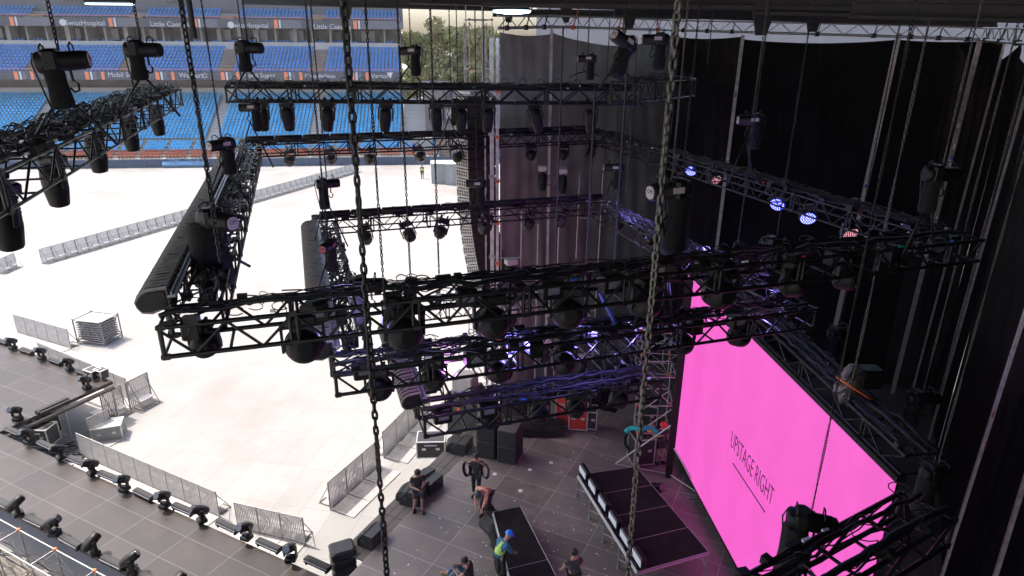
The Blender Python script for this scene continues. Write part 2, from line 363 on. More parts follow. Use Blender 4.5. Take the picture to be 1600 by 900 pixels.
# ------------------------------------------------------------------ roof (shades the stage, its lower steel shows along the top of the view)
rf = thing('stage_roof', 'dark steel stage roof with flat skin over the rigging', 'roof', UV(0, 15, CZ + 3.2))
mb = MB(); mb.prism([(p.x - rf.location.x, p.y - rf.location.y) for p in (UV(-23.2, -14), UV(-23.2, 35.5), UV(22, 35.5), UV(22, -14))][::-1], 0, .5); mb.build('roof_skin', 'roof', rf)  # unseen skin, outline set so its shadow ends along the deck edge
L0 = rf.location
def beam(mb, p0, p1, wd, ht):
    p0 = Vector(p0) - L0; p1 = Vector(p1) - L0; d = (p1 - p0); l = d.length; d.normalize(); s = Vector((-d.y, d.x, 0)).normalized(); u = d.cross(s) * -1
    u = s.cross(d) * -1 if s.cross(d).z < 0 else s.cross(d)
    mtx = frame_m((p0 + p1) / 2, d, s, u); mb.box((0, 0, ht * .42), (l, wd, ht * .16), mtx); mb.box((0, 0, -ht * .42), (l, wd, ht * .16), mtx); mb.box((0, 0, 0), (l - .01, wd * .2, ht * .7), mtx)
beams = [((380, -2, 33), (790, 8, 31), .35, .5), ((640, -6, 26), (1060, 6, 25), .3, .5), ((770, 20, 34), (1090, 24, 33), .25, .35), ((960, 12, 24), (1300, 22, 24), .4, .55),
         ((1255, 24, 21), (1560, 30, 19), .3, .4), ((1180, 6, 17), (1620, 14, 15), .45, .5), ((1290, 20, 26), (1400, 22, 24), .3, .3), ((760, -8, 20), (1620, -2, 15), .6, .6), ((1330, 14, 12), (1640, 20, 11), .4, .3)]
for (a, b_, wd, ht) in beams:
    mb = MB(); beam(mb, py_(*a), py_(*b_), wd, ht); mb.build('beam', 'steelbeam', rf)
for (x, y, d) in ((795, 8, 31), (985, 10, 24), (1275, 10, 21), (540, 2, 30), (1195, 6, 17), (885, 10, 33)):      # node plates and brackets under the steel
    mb = MB(); p = py_(x, y, d) - L0; mb.prism([(-.3, 0), (.3, 0), (.12, -.7), (-.12, -.7)], -.05, .05, frame_m(p, (1, 0, 0), (0, 0, 1))); mb.build('bracket', 'steelbeam', rf)
def lit_lamp(name, label, p, r, long=None):
    t = thing(name, label, 'lamp', p)
    a = MB()
    if long: a.bbox((0, 0, .08), (long, r, .12), .03); a.build('housing', 'black', t); e = MB(); e.box((0, 0, .008), (long * .92, r * .8, .02)); e.build('diffuser', 'lampglow', t)
    else: a.lathe([(.08, .35), (.2, .3), (r, .04), (r, .02)], 20); a.build('housing', 'black2', t); e = MB(); e.lathe([(r * .96, .0), (r * .9, -.05), (r * .4, -.09)], 20); e.build('diffuser', 'lampglow', t)
    a = MB(); a.tube((0, 0, .3 if not long else .12), (0, 0, 1.2), .02); a.build('stem', 'black', t)
lit_lamp('roof_lamp', 'round lit lamp glowing pale blue under the roof steel', py_(800, 17, 22), .62)
lit_lamp('strip_lamp', 'black lamp bar with lit white underside above the left truss', py_(172, 7, 14), .22, .95)

# ------------------------------------------------------------------ stage walls: curtains on posts
def curtain(name, label, cat, p0, p1, z0, z1, m, sag=.35, folds=6, seed=0, amp=.10, nx=60, nz=24, group=None):
    r = random.Random(seed); p0 = Vector((p0.x, p0.y, 0)); p1 = Vector((p1.x, p1.y, 0)); d = p1 - p0; n_ = Vector((-d.y, d.x, 0)).normalized()
    ph = [r.uniform(0, 6.28) for _ in range(8)]; loc = Vector((p0.x, p0.y, z0)); vs = []
    for k in range(nz + 1):
        for i in range(nx + 1):
            s = i / nx; t = k / nz; zt = z1 - sag * math.sin(math.pi * s) ** .8
            o = amp * (math.sin(s * folds * 3.1 + ph[0] + 2.6 * math.sin(t * 3 + ph[1])) * (.2 + .5 * abs(.5 - t)) + .25 * math.sin(s * folds * 9 + ph[2] + t * 9 + 2 * math.sin(t * 5 + s * 3)) + .9 * math.sin((s * 2 + t * 3) * 3 + ph[3]) * .5)
            o *= min(1, 8 * min(s, 1 - s) + .1)
            vs.append(p0 + d * s + n_ * o + UP * (z0 + (zt - z0) * t) - loc)
    fs = [(k * (nx + 1) + i, k * (nx + 1) + i + 1, (k + 1) * (nx + 1) + i + 1, (k + 1) * (nx + 1) + i) for k in range(nz) for i in range(nx)]
    mb = MB(); mb.add(vs, fs, True); o = mb.build(name, m, loc=loc); return tag(o, label, cat, group)
def post(px0, px1, d0, d1, wd, m, label, group='tall posts holding the stage curtains', stickers=0):
    """tall I-section post from its measured foot to its head"""
    a = py_(*px1, d1); b_ = py_(*px0, d0)
    if a.z > DK: k = (DK - b_.z) / (a.z - b_.z); a = b_ + (a - b_) * k
    wd *= .46; t = thing('curtain_post', label, 'post', a, 0, group); h = (b_ - a)
    u = Vector((1, -.25, 0)).normalized(); v = Vector((.25, 1, 0)).normalized(); mb = MB()
    for sgn in (-1, 1):
        o = v * (wd * .14 * sgn)
        vs = []
        for q in (Vector(), h):
            for cx, cy in ((-wd / 2, -.02), (wd / 2, -.02), (wd / 2, .02), (-wd / 2, .02)): vs.append(q + o + u * cx + v * cy)
        mb.add(vs, [(3, 2, 1, 0), (4, 5, 6, 7)] + [(i, (i + 1) % 4, 4 + (i + 1) % 4, 4 + i) for i in range(4)])
    vs = []
    for q in (Vector(), h):
        for cx, cy in ((-wd * .3, -wd * .12), (wd * .3, -wd * .12), (wd * .3, wd * .12), (-wd * .3, wd * .12)): vs.append(q + u * cx + v * cy)
    mb.add(vs, [(3, 2, 1, 0), (4, 5, 6, 7)] + [(i, (i + 1) % 4, 4 + (i + 1) % 4, 4 + i) for i in range(4)])
    mb.build('web', m, t)
    rr = random.Random(int(px0[0]))
    for k in range(stickers):
        q = rr.uniform(.42, .85); c = h * q - v * (wd * .14 + .026) + u * rr.uniform(-.04, .04); mb = MB(); mb.box(c, (wd * .45, .006, rr.uniform(.12, .3)), rot=frame_m((0, 0, 0), u, v).to_3x3())
        mb.build('sticker', rr.choice(['tape_w', 'tape_b', 'tape_w', 'tape_r', 'tape_w']), t)
    return t
WZ = CZ + .35
cw = [py_(779, 60, 25.9), py_(862, 60, 28.1), py_(1050, 60, 34.0), py_(1162, 60, 32.0), py_(1403, 60, 29.0), py_(1531, 66, 27.5)]
post((862, 42), (852, 600), 27.85, 27.85, .25, 'post', 'leftmost white curtain post in the grey wall behind the lights')
post((1052, 42), (1008, 545), 33.6, 33.6, .32, 'post', 'white curtain post between the grey wall and the black wall')
post((1161, 55), (1118, 400), 31.6, 31.6, .32, 'post', 'pale curtain post just left of the upper right motor', stickers=1)
post((1405, 52), (1296, 552), 28.6, 28.6, .40, 'post', 'broad brown-grey curtain post with a sticker, middle of the black wall', stickers=3)
post((1532, 60), (1392, 622), 27.0, 27.0, .36, 'post2', 'sticker covered curtain post at the black wall corner', stickers=6)
post((1570, 66), (1500, 330), 26.6, 26.6, .16, 'post2', 'thin curtain post right of the wall corner')
post((1602, 150), (1495, 530), 21.5, 21.5, .15, 'post2', 'thin pale curtain post crossing behind the truss corner', stickers=1)
post((1652, 330), (1473, 895), 14.0, 14.0, .16, 'post', 'narrow bright curtain post at the right side', stickers=2)
post((1660, 560), (1556, 898), 11.3, 11.3, .17, 'post2', 'rightmost curtain post, at the lower right corner')
G = 'curtain panels of the stage walls'
off = Vector((.05, .3, 0))
curtain('curtain', 'grey scrim panel left of the first white post', 'curtain', cw[0] + off, cw[1] + off, 0, WZ, 'curtA', .1, 3, 1, group=G)
curtain('curtain', 'grey scrim panel between the two white posts', 'curtain', cw[1] + off, cw[2] + off, 0, WZ + .05, 'curtA', .5, 5, 2, .16, 90, group=G)
curtain('curtain', 'dark creased curtain panel between two pale posts', 'curtain', cw[2] + off, cw[3] + off, 0, WZ, 'curtC', .12, 5, 3, .2, 80, group=G)
curtain('curtain', 'widest black curtain panel, left of the broad post', 'curtain', cw[3] + off, cw[4] + off, 0, WZ - .12, 'curtB', .16, 5, 4, .12, 80, group=G)
curtain('curtain', 'black curtain panel right of the broad post', 'curtain', cw[4] + off, cw[5] + off + Vector((.9, -.3, 0)), 0, WZ - .1, 'curtB', .1, 3, 5, .12, group=G)
wb = [cw[5] + Vector((-.5, .55, 0)), py_(1578, 80, 27.0) + Vector((.4, 0, 0)), py_(1600, 150, 21.7) + Vector((.35, 0, 0)), py_(1600, 512, 14.1) + Vector((.45, 0, 0)), py_(1600, 767, 11.4) + Vector((.45, 0, 0)), Vector((8.2, 5.0, 0)), Vector((5.0, -2, 0))]
for i, (m, lb, sg) in enumerate([('curtC', 'short sagging curtain panel at the wall corner', .9), ('curtB', 'black curtain panel with pale sagging top at the right edge', 1.1), ('curtC', 'charcoal curtain panel behind the right truss corner', .3),
                             ('curtB', 'black curtain panel at the lower right', .3), ('curtB', 'black curtain panel at the bottom right corner', .3), ('curtB', 'black curtain panel closing the stage side near the viewer', .3)]):
    curtain('curtain', lb, 'curtain', wb[i], wb[i + 1], 0, WZ - .15, m, sg, 4, 20 + i, .12, 60, 24, G)
# rails along the heads of the curtains
pr = [py_(779, 44, 25.7), py_(862, 42, 27.8), py_(1052, 47, 33.5), py_(1161, 50, 31.5), py_(1405, 57, 28.5), py_(1532, 62, 26.9), py_(1602, 68, 21.3)]
for i, lb in enumerate(['short bright rail over the leftmost grey curtain', 'bright rail over the grey curtain', 'rail over the dark creased curtain', 'long rail over the widest black curtain', 'rail over the corner curtain', 'rail at the upper right corner']):
    a, b_ = pr[i], pr[i + 1]; t = thing('curtain_rail', lb, 'rail', a, 0, 'rails above the stage curtains'); d = b_ - a
    mb = MB(); mb.tube(-d * .02, d * 1.02, .055, 8); mb.tube(-d * .02 + UP * .42, d * 1.02 + UP * .42, .035, 8); mb.build('pipe', 'steel', t)
    mb = MB(); nn = max(3, int(d.length / .9))
    for k in range(nn):
        q0 = d * (k / nn); q1 = d * ((k + .5) / nn) + UP * .42; q2 = d * ((k + 1) / nn); mb.tube(q0, q1, .02, 5); mb.tube(q1, q2, .02, 5)
    mb.build('bracing', 'steel', t)
    for q in (.15, .5, .85):
        mb = MB(); mb.box(d * q, (.16, .16, .18))
        mb.tube(d * q, d * q + Vector((.4, .3, 1.3)), .025, 5)
        mb.build('coupler', 'orange' if i in (1,) else 'black2', t)

# ================================================================== TRUSSES
def truss(A, B, wdir, wd, h, label, cables=1, name='lighting_truss', cat='truss', m='truss', cr=.028, br=.019, group=None, bay=.6, bulk=0, ks=None):
    """box truss: A,B = ends of its top chord on the viewer's side, wdir = horizontal direction to the far chord"""
    ks = KS if ks is None else ks; cr *= ks; br *= ks; bay *= ks
    A = Vector(A); B = Vector(B); t = thing(name, label, cat, A, 0, group); d = B - A; Lr = d.length; d.normalize(); wv = Vector(wdir).normalized() * wd; dn = -UP * h
    cs = [(Vector(), 'chord'), (wv, 'chord'), (dn, 'chord'), (wv + dn, 'chord')]
    for c, nm in cs: mb = MB(); mb.tube(c, c + d * Lr, cr, 8); mb.build(nm, m, t)
    nb = max(2, round(Lr / bay)); nb += nb % 2; st = Lr / nb; mb = MB()
    for side in (Vector(), wv):
        for k in range(nb):
            p, q = side + d * (k * st), side + d * ((k + 1) * st)
            if k % 2 == 0: mb.tube(p, q + dn, br, 5)
            else: mb.tube(p + dn, q, br, 5)
        for k in range(0, nb + 1, 4):
            for e in (-.06 * ks, .06 * ks):
                x = min(max(k * st + e, cr), Lr - cr); mb.tube(side + d * x, side + d * x + dn, br * 1.25, 5)
    for k in range(0, nb + 1, 2):
        x = min(max(k * st, cr), Lr - cr); mb.tube(d * x, d * x + wv, br, 5); mb.tube(d * x + dn, d * x + wv + dn, br, 5)
        if k + 2 <= nb and k % 4 == 0: mb.tube(d * x, d * (x + 2 * st) + wv, br * .8, 5)
    for k in range(0, nb + 1, 4):
        x = min(max(k * st, .06), Lr - .06)
        for c, _ in cs: mb.box(c + d * x, (.12 * ks, .085 * ks, .085 * ks), rot=frame_m((0, 0, 0), d, wv.normalized()).to_3x3())
    mb.build('bracing', m, t)
    if cables: loom(A, B, Vector(wdir).normalized(), wd, cables, label, bulk, ks)
    return t
def loom(A, B, wn, wd, dens, label, bulk=0, ks=1.):
    r = random.Random(hash(round(A.x * 100)) % 1000 + 5); d = B - A; Lr = d.length; d.normalize(); mb = MB(); n = max(3, int(8 * dens))
    for k in range(bulk):
        o = wd * (k + .5) / bulk; pts = []; x = 0
        while x < Lr: pts.append(d * x + wn * (o + r.uniform(-.05, .05)) + UP * (.06 + r.uniform(-.02, .05))); x += r.uniform(.2, .5) * ks
        mb.path(pts, r.uniform(.035, .06) * ks, 6)
    for k in range(n):
        s0 = r.uniform(0, .25) * Lr if k else 0; s1 = Lr - (r.uniform(0, .3) * Lr if k else 0); o = r.uniform(.05, .95) * wd; pts = []; x = s0; ph = r.uniform(0, 6)
        while x < s1:
            o += r.uniform(-.07, .07); o = min(max(o, .03), wd - .03)
            pts.append(d * x + wn * o + UP * (.035 + .035 * abs(math.sin(x * 3.1 + ph)) + r.uniform(0, .05 * dens))); x += r.uniform(.18, .4) * ks
        if len(pts) > 2: mb.path(pts, r.uniform(.010, .02) * ks, 4)
    if 'violet' in label:
        mb.k = 6  # extra pale cables added in the lit zones to carry the violet glow
        for zone in ((.14, .30), (.38, .60), (.76, .93)):
            for k in range(16):
                x = Lr * (zone[0] + r.uniform(-.03, .03)); s1 = Lr * (zone[1] + r.uniform(-.04, .04)); o = r.uniform(0, 1) * wd; pts = []; z = .03
                while x < s1:
                    o = min(max(o + r.uniform(-.1, .1), 0), wd); z = min(max(z + r.uniform(-.05, .05), -.25 if k % 3 == 0 else .02), .14); pts.append(d * x + wn * o + UP * z); x += r.uniform(.08, .22)
                if len(pts) > 2: mb.path(pts, r.uniform(.006, .011), 4)
        mb.k = 0
    for k in range(int(Lr * 3.0 * dens / ks)):       # loops of slack, ties
        x = r.uniform(.1, Lr - .3); o = r.uniform(0, wd); R = r.uniform(.06, .16) * ks; c = d * x + wn * o + UP * .03; ax = r.uniform(0, 6.28); n1 = Vector((math.cos(ax), math.sin(ax), 0)); pts = []
        tl = r.uniform(-.6, .6)
        for i in range(9): t = i / 8 * 5.2 + .4; pts.append(c + n1 * (R * math.cos(t) * 1.3) + UP * (R * (1 + math.sin(t)) * .75) + Vector((-n1.y, n1.x, 0)) * (tl * R * math.sin(t * .7)))
        mb.path(pts, r.uniform(.008, .014) * ks, 4)
    mats = ['rubber', 'black2', 'tape_w', 'tape_r', 'tape_b', 'tape_t', 'cable_pale']
    for m, q in (('black2', 1.6), ('tape_w', .5), ('tape_r', .10), ('tape_b', .10), ('tape_t', .05)):
        mb.k = mats.index(m); cnt = int(Lr * q * dens / ks)
        if not cnt: continue
        for k in range(cnt):
            x = r.uniform(.1, Lr - .1); o = r.choice([0, 1, r.random()]) * wd; sz = (r.uniform(.05, .16), r.uniform(.03, .06), r.uniform(.03, .05)) if m != 'black2' else (r.uniform(.1, .3), r.uniform(.08, .16), r.uniform(.06, .14))
            sz = [q_ * ks for q_ in sz]
            mb.box(d * x + wn * o + UP * (.05 + r.uniform(0, .05)) * ks, sz, rot=Matrix.Rotation(math.atan2(d.y, d.x) + r.uniform(-.3, .3), 3, 'Z') @ Matrix.Rotation(r.uniform(-.4, .4), 3, 'X'))
    base = mb.build('cable_loom', mats, loc=A); tag(base, 'black cables on the ' + label, 'cables', 'cable looms on the trusses')
F1 = pz(243, 513, CZ - 4.4 * KS); W1, H1 = .9 * KS, .53 * KS; A1, B1 = 18.1 * KS, 20.8 * KS
truss(F1, F1 + TA * A1, TB, W1, H1, 'nearest long truss crossing the whole view', 1.2, cr=.045, br=.028, bay=.55, bulk=1)
truss(F1 + TB * (W1 + .03), F1 + TB * B1, TA, W1, H1, 'truss on the left side of the largest frame', 2.4, cr=.036, br=.024, bulk=4)
truss(F1 + TA * (A1 - W1) + TB * (W1 + .03), F1 + TA * (A1 - W1) + TB * B1, TA, W1, H1, 'right truss of the largest frame, before black curtain', 1.6, cr=.032, br=.02, bulk=2)
truss(F1 + TB * (B1 + .03), F1 + TB * (B1 + .03) + TA * A1, TB, W1, H1, 'truss at the back of the largest frame', 1.3, cr=.04, br=.024, bulk=4)
F2 = pz(520, 584, CZ - 6.67 * KS); A2, B2 = 12.7 * KS, 13.1 * KS
truss(F2, F2 + TA * A2, TB, W1, H1, 'near truss of the middle frame, lit violet', 1.6, cr=.043, br=.027, bay=.55, bulk=2)
truss(F2 + TB * (W1 + .03), F2 + TB * B2, TA, W1, H1, 'truss on the left side of the middle frame', 2.6, cr=.036, br=.024, bulk=4)
truss(F2 + TA * (A2 - W1) + TB * (W1 + .03), F2 + TA * (A2 - W1) + TB * B2, TA, W1, H1, 'truss on the right side of the middle frame, lit violet', 1.5)
truss(F2 + TB * (B2 + .03), F2 + TB * (B2 + .03) + TA * A2, TB, W1, H1, 'truss at the back of the middle frame', 1.3, cr=.034, br=.022, bulk=3)
F3 = pz(660, 654, CZ - 8.7 * KS); A3, B3 = 6.7 * KS, 7.2 * KS
truss(F3, F3 + TA * A3, TB, W1, H1, 'near truss of the smallest and lowest frame', 1.5, cr=.043, br=.027, bay=.55, bulk=2)
truss(F3 + TB * (W1 + .03), F3 + TB * B3, TA, W1, H1, 'truss on the left side of the smallest frame', .7, cr=.034)
truss(F3 + TA * (A3 - W1) + TB * (W1 + .03), F3 + TA * (A3 - W1) + TB * B3, TA, W1, H1, 'truss on the right side of the smallest frame', .7, cr=.034)
truss(F3 + TB * (B3 + .03), F3 + TB * (B3 + .03) + TA * A3, TB, W1, H1, 'truss at the back of the smallest frame', .7, cr=.034)
Z0 = CZ - 1.63 * KS
L0a, L0b = pz(282, 140, Z0), pz(60, 242, Z0); dd = (L0a - L0b).normalized(); L0b = L0b - dd * 2.0
truss(L0a, L0b, Vector((-dd.y, dd.x, 0)), 1.0 * KS, .5 * KS, 'upper left truss slanting towards the viewer', 3.2, cr=.026, bulk=4)
K0a, K0b = pz(350, 137, Z0), pz(915, 141, Z0)
truss(K0a, K0b + (K0b - K0a).normalized() * 1.6, (0, 1, 0), .9 * KS, .5 * KS, 'farthest straight truss hung before the stands', 1.8, cr=.042, br=.026, bulk=5)
Q0a, Q0b = py_(955, 128, 21.3 * KS), py_(1052, 124, 27.5 * KS)
truss(Q0a, Q0b, (1, -.5, 0), .9 * KS, .6 * KS, 'short upper truss by the grey curtain, edge lit', 1.2)
# strap coloured blue violet, hanging between the middle and lowest frames
a, b_ = pz(938, 458, CZ - 6.0 * KS), pz(968, 520, CZ - 6.67 * KS)
mb = MB(); mb.path([a - a, (b_ - a) * .5 + Vector((.03, 0, -.05)), b_ - a], .045, 6); tag(mb.build('webbing_strap', 'bluetube', loc=a), 'blue violet strap leaning on the near truss of the middle frame', 'strap')

# ================================================================== LED SCREEN
SB0, SB1 = Vector((6.31, 22.2, CZ - 14.75)), Vector((7.28, 10.4, CZ - 14.75)); SH = 7.0
sd_ = (SB1 - SB0); SLn = sd_.length; sd_.normalize(); sn = Vector((sd_.y, -sd_.x, 0)); sn = -sn if sn.x > 0 else sn        # facing the left
scr = thing('led_screen', 'huge lit magenta screen reading upstage right', 'screen', SB0)
mtx = frame_m((0, 0, 0), sd_, UP, sn)
mb = MB(); mb.box((SLn / 2, SH / 2, -.03), (SLn, SH, .05), mtx); mb.build('display', 'screen', scr)
mb = MB()
for k in range(int(SLn / 1.0) + 1):
    for j in range(int(SH / 1.0)): mb.box((min(k + .48, SLn - .3), j + .5, -.13), (.94 if k + 1 < SLn else .5, .94, .12), mtx)
mb.build('cabinet', 'black', scr)
mb = MB(); mb.box((SLn / 2, SH + .07, -.1), (SLn + .1, .13, .2), mtx); mb.box((SLn / 2, -.05, -.1), (SLn + .1, .09, .2), mtx); mb.box((-.06, SH / 2, -.1), (.1, SH, .2), mtx); mb.build('frame', 'black2', scr)
def on_screen(px, py):      # screen plane coordinates of a pixel
    v = ray(px, py); P = O - SB0; t = -(P.dot(sn)) / v.dot(sn); q = P + v * t; return q.dot(sd_), q.z
tx0, tz0 = on_screen(1142, 690); tx1, tz1 = on_screen(1208, 775)
wl = text_mesh('UPSTAGE RIGHT', 1.0, 0, -.018); ws = [v.co.x for v in wl.vertices]; hs = [v.co.y for v in wl.vertices]; tw = max(ws) - min(ws)
hgt = .54
sm_ = Matrix.Diagonal((abs(tx1 - tx0) / tw, hgt / (max(hs) - min(hs)), 1, 1))
text('UPSTAGE RIGHT', 1.0, 'ink', scr, mtx @ Matrix.Translation(((tx0 + tx1) / 2, (tz0 + tz1) / 2, .001)) @ sm_, 'lettering', .004, -.018)
ax0, az0 = on_screen(1145, 722); ax1, az1 = on_screen(1195, 802)
mb = MB(); mb.box(((ax0 + ax1) / 2, (az0 + az1) / 2, .0), (abs(ax1 - ax0), .035, .012), mtx); mb.build('underline', 'ink', scr)
# trusses carrying the screen
T0 = SB0 + UP * (SH + .55); T1 = SB1 + UP * (SH + .55)
truss(T0 - sn * .12, T1 - sn * .12, -sn, .75, .42, 'truss along the top of the magenta screen', .9, ks=1, cr=.042, br=.024, bay=.7, bulk=3)
N0, N1 = pz(1180, 892, CZ - 6.9), pz(1409, 769, CZ - 6.9); nd = (N1 - N0).normalized()
truss(N1 + nd * .1, N0 - nd * 2.5, Vector((nd.y, -nd.x, 0)), .8, .5, 'truss silhouetted against the magenta screen, lower right', 1.3, ks=1, cr=.042, br=.03, bay=.7, bulk=2)
# purple pool of stage lamps already lit in the rig
for (x, y, d, e, c) in ((800, 543, 14.6, 7, (.2, .17, 1)), (905, 522, 15.4, 7, (.25, .2, 1)), (965, 512, 16.0, 8, (.3, .22, 1)), (1150, 478, 17.1, 8, (.35, .25, 1)), (1205, 468, 17.6, 6, (.3, .25, 1)), (985, 318, 26.0, 5, (.3, .25, 1)), (1105, 385, 21.3, 5, (.35, .25, 1)), (545, 498, 12.6, 4, (.4, .35, 1)), (700, 575, 14.0, 3, (.7, .25, .9))):
    l = bpy.data.lights.new('stage_lamp_light', 'POINT'); l.energy = e * 3.6; l.color = c; l.shadow_soft_size = .08; o = bpy.data.objects.new('stage_lamp_light', l); COL.objects.link(o); o.location = py_(x, y, d * KS)

# ================================================================== LIGHT FIXTURES (built once, copied)
def yoke(mb, w_, h_, z0, th=.035, dp=.09):
    mb.box((0, 0, z0 - .02), (w_ + th, dp * 1.2, .05))
    for s in (-1, 1): mb.bbox((s * w_ / 2, 0, z0 - h_ / 2), (th, dp, h_), .012)
def spot_head(scale=1.):
    """profile moving head hanging from a clamp: base, yoke, long tapered head"""
    t = thing('moving_head', 'x', 'stage light'); S = scale
    mb = MB(); mb.bbox((0, 0, -.16 * S), (.42 * S, .32 * S, .16 * S), .03); mb.build('base', 'black', t)
    for s in (-1, 1): mb = MB(); mb.tube((s * .12 * S, 0, -.09 * S), (s * .12 * S, 0, .03), .02); mb.lathe([(.045, -.02), (.05, .03), (.03, .06)], 8, Matrix.Translation((s * .12 * S, 0, 0))); mb.build('clamp', 'black2', t)
    mb = MB(); yoke(mb, .46 * S, .42 * S, -.24 * S); mb.build('yoke', 'black', t)
    hd = MB(); hm = Matrix.Translation((0, 0, -.52 * S)) @ Matrix.Rotation(R_(8), 4, 'X')
    hd.lathe([(.10 * S, .25 * S), (.175 * S, .2 * S), (.19 * S, .05 * S), (.185 * S, -.2 * S), (.15 * S, -.47 * S), (.135 * S, -.5 * S)], 16, hm, .45); h = hd.build('head', 'black2', t)
    l = MB(); l.lathe([(.11 * S, -.5 * S), (.10 * S, -.512 * S)], 16, hm); l.build('lens', 'lens', h)
    v = MB(); [v.box((0, .188 * S, (.14 - .05 * k) * S), (.2 * S, .012, .012), hm) for k in range(4)]; v.build('vent', 'black', h)
    return t
def drum_head(S=1.):
    """large round wash head in a yoke, seen from its back"""
    t = thing('wash_light', 'x', 'stage light')
    mb = MB(); mb.bbox((0, 0, -.15 * S), (.46 * S, .36 * S, .18 * S), .03); mb.build('base', 'black', t)
    for s in (-1, 1): mb = MB(); mb.tube((s * .14 * S, 0, -.08), (s * .14 * S, 0, .03), .02); mb.box((s * .14 * S, 0, .02), (.06, .09, .1)); mb.build('clamp', 'black2', t)
    mb = MB(); yoke(mb, .66 * S, .46 * S, -.24 * S, .05, .12); mb.build('yoke', 'black', t)
    hm = Matrix.Translation((0, 0, -.62 * S)) @ Matrix.Rotation(R_(78), 4, 'X'); hd = MB()
    hd.lathe([(.12 * S, .3 * S), (.2 * S, .27 * S), (.27 * S, .18 * S), (.3 * S, .05 * S), (.3 * S, -.16 * S), (.28 * S, -.2 * S)], 28, hm); h = hd.build('head', 'black2', t)
    mb = MB(); mb.lathe([(.301 * S, -.10 * S), (.315 * S, -.11 * S), (.315 * S, -.17 * S), (.301 * S, -.18 * S)], 28, hm); mb.build('rim', 'fin', h)
    mb = MB(); mb.lathe([(.26 * S, -.2 * S), (.25 * S, -.215 * S)], 28, hm); mb.build('lens', 'lens', h)
    mb = MB(); [mb.box((x * S, 0, .29 * S), (.02 * S, .24 * S, .02), hm) for x in (-.08, -.04, 0, .04, .08)]; mb.build('vent', 'black', h)
    return t
def box_head(S=1.):
    """square wash head in a fork under the truss"""
    t = thing('wash_light', 'x', 'stage light')
    mb = MB(); mb.bbox((0, 0, -.14 * S), (.40 * S, .28 * S, .16 * S), .02); mb.build('base', 'black', t)
    for s in (-1, 1): mb = MB(); mb.box((s * .12 * S, 0, 0), (.05, .08, .1)); mb.build('clamp', 'black2', t)
    mb = MB(); yoke(mb, .48 * S, .42 * S, -.22 * S, .04, .09); mb.build('yoke', 'black', t)
    hm = Matrix.Translation((0, 0, -.56 * S)) @ Matrix.Rotation(R_(24), 4, 'X'); hd = MB()
    hd.lathe([(.12 * S, .19 * S), (.21 * S, .14 * S), (.215 * S, -.1 * S), (.17 * S, -.22 * S)], 8, hm, .5, False); h = hd.build('head', 'fin', t)
    mb = MB(); mb.lathe([(.14 * S, -.22 * S), (.13 * S, -.235 * S)], 16, hm); mb.build('lens', 'lens', h)
    return t
def led_par(face, hot):
    t = thing('led_wash_light', 'x', 'stage light')
    mb = MB(); mb.bbox((0, 0, -.1), (.26, .2, .12), .02); mb.build('base', 'black', t)
    mb = MB(); yoke(mb, .5, .34, -.15, .03, .07); mb.build('yoke', 'black', t)
    hm = Matrix.Translation((0, 0, -.42)) @ Matrix.Rotation(R_(180 - 62), 4, 'X') @ Matrix.Rotation(R_(0), 4, 'Y'); hd = MB()
    hd.lathe([(.12, -.2), (.22, -.14), (.25, 0), (.25, .06)], 22, hm); h = hd.build('head', 'black2', t)
    if face: mb = MB(); mb.lathe([(.225, .06), (.22, .066)], 22, hm); mb.build('lens', face, h)
    mb = MB()
    for rr, n in ((0, 1), (.065, 6), (.13, 12), (.19, 18)):
        for k in range(n): a = 6.283 * k / n; mb.lathe([(.021, .064), (.014, .078)], 6, hm @ Matrix.Translation((rr * math.cos(a), rr * math.sin(a), 0)))
    mb.build('led_cluster', hot, h)
    return t
P_spot = Proto(spot_head(1.0)); P_drum = Proto(drum_head(1.0)); P_box = Proto(box_head(1.0))
P_par_b = Proto(led_par('blue_led', 'blue_led_hot')); P_par_p = Proto(led_par(None, 'pink_led'))
def under(px, py, z): return pz(px, py, z)
TAz = math.atan2(TA.y, TA.x)
rr = random.Random(3)
# farthest truss
for i, x in enumerate((398, 438, 505, 598, 677, 718, 762, 832, 926)):
    k = (x - 350) / (915 - 350); p = K0a + (K0b - K0a) * k; p = p + Vector((0, .45, -.42)) * KS; 
    P_spot.put(p, (R_(rr.uniform(-8, 8)), R_(rr.uniform(-6, 6)) if x != 832 else R_(-14), R_(rr.uniform(-12, 12))), f'dark moving head hanging under the farthest straight truss, {ORD[i]} from the left', 'moving heads hung from the trusses', 1.15 * KS)
for i, x in enumerate((14, 92, 155, 206, 247)):
    q = (L0a - L0b); yb = {14: 300, 92: 255, 155: 215, 206: 190, 247: 172}[x]
    p = pz(x, yb, Z0 - .75 * KS) + Vector((-.1, 0, .28)) * KS
    P_spot.put(p, (R_(-4), R_(7 - 2 * i), R_(-18)), f'big tapered moving head under the upper left truss, {ORD[i]} from the left', 'moving heads hung from the trusses', (1.25, 1.15, 1.15, 1.15, 1.15)[i] * KS)
# back of the largest frame
for i, x in enumerate((452, 514, 583, 652, 710, 768, 833, 885, 932)):
    y = 232 - (x - 450) * .02; p = pz(x, y, F1.z - H1 + .02) + TB * .3 * KS
    P_box.put(p, (R_(rr.uniform(-12, 12)), R_(rr.uniform(-25, 25)), TAz + R_(rr.choice([-30, 0, 30]))), f'square wash light under the back truss of the largest frame, {ORD[i]} from the left', 'wash lights hung from the trusses', 1.15 * KS)
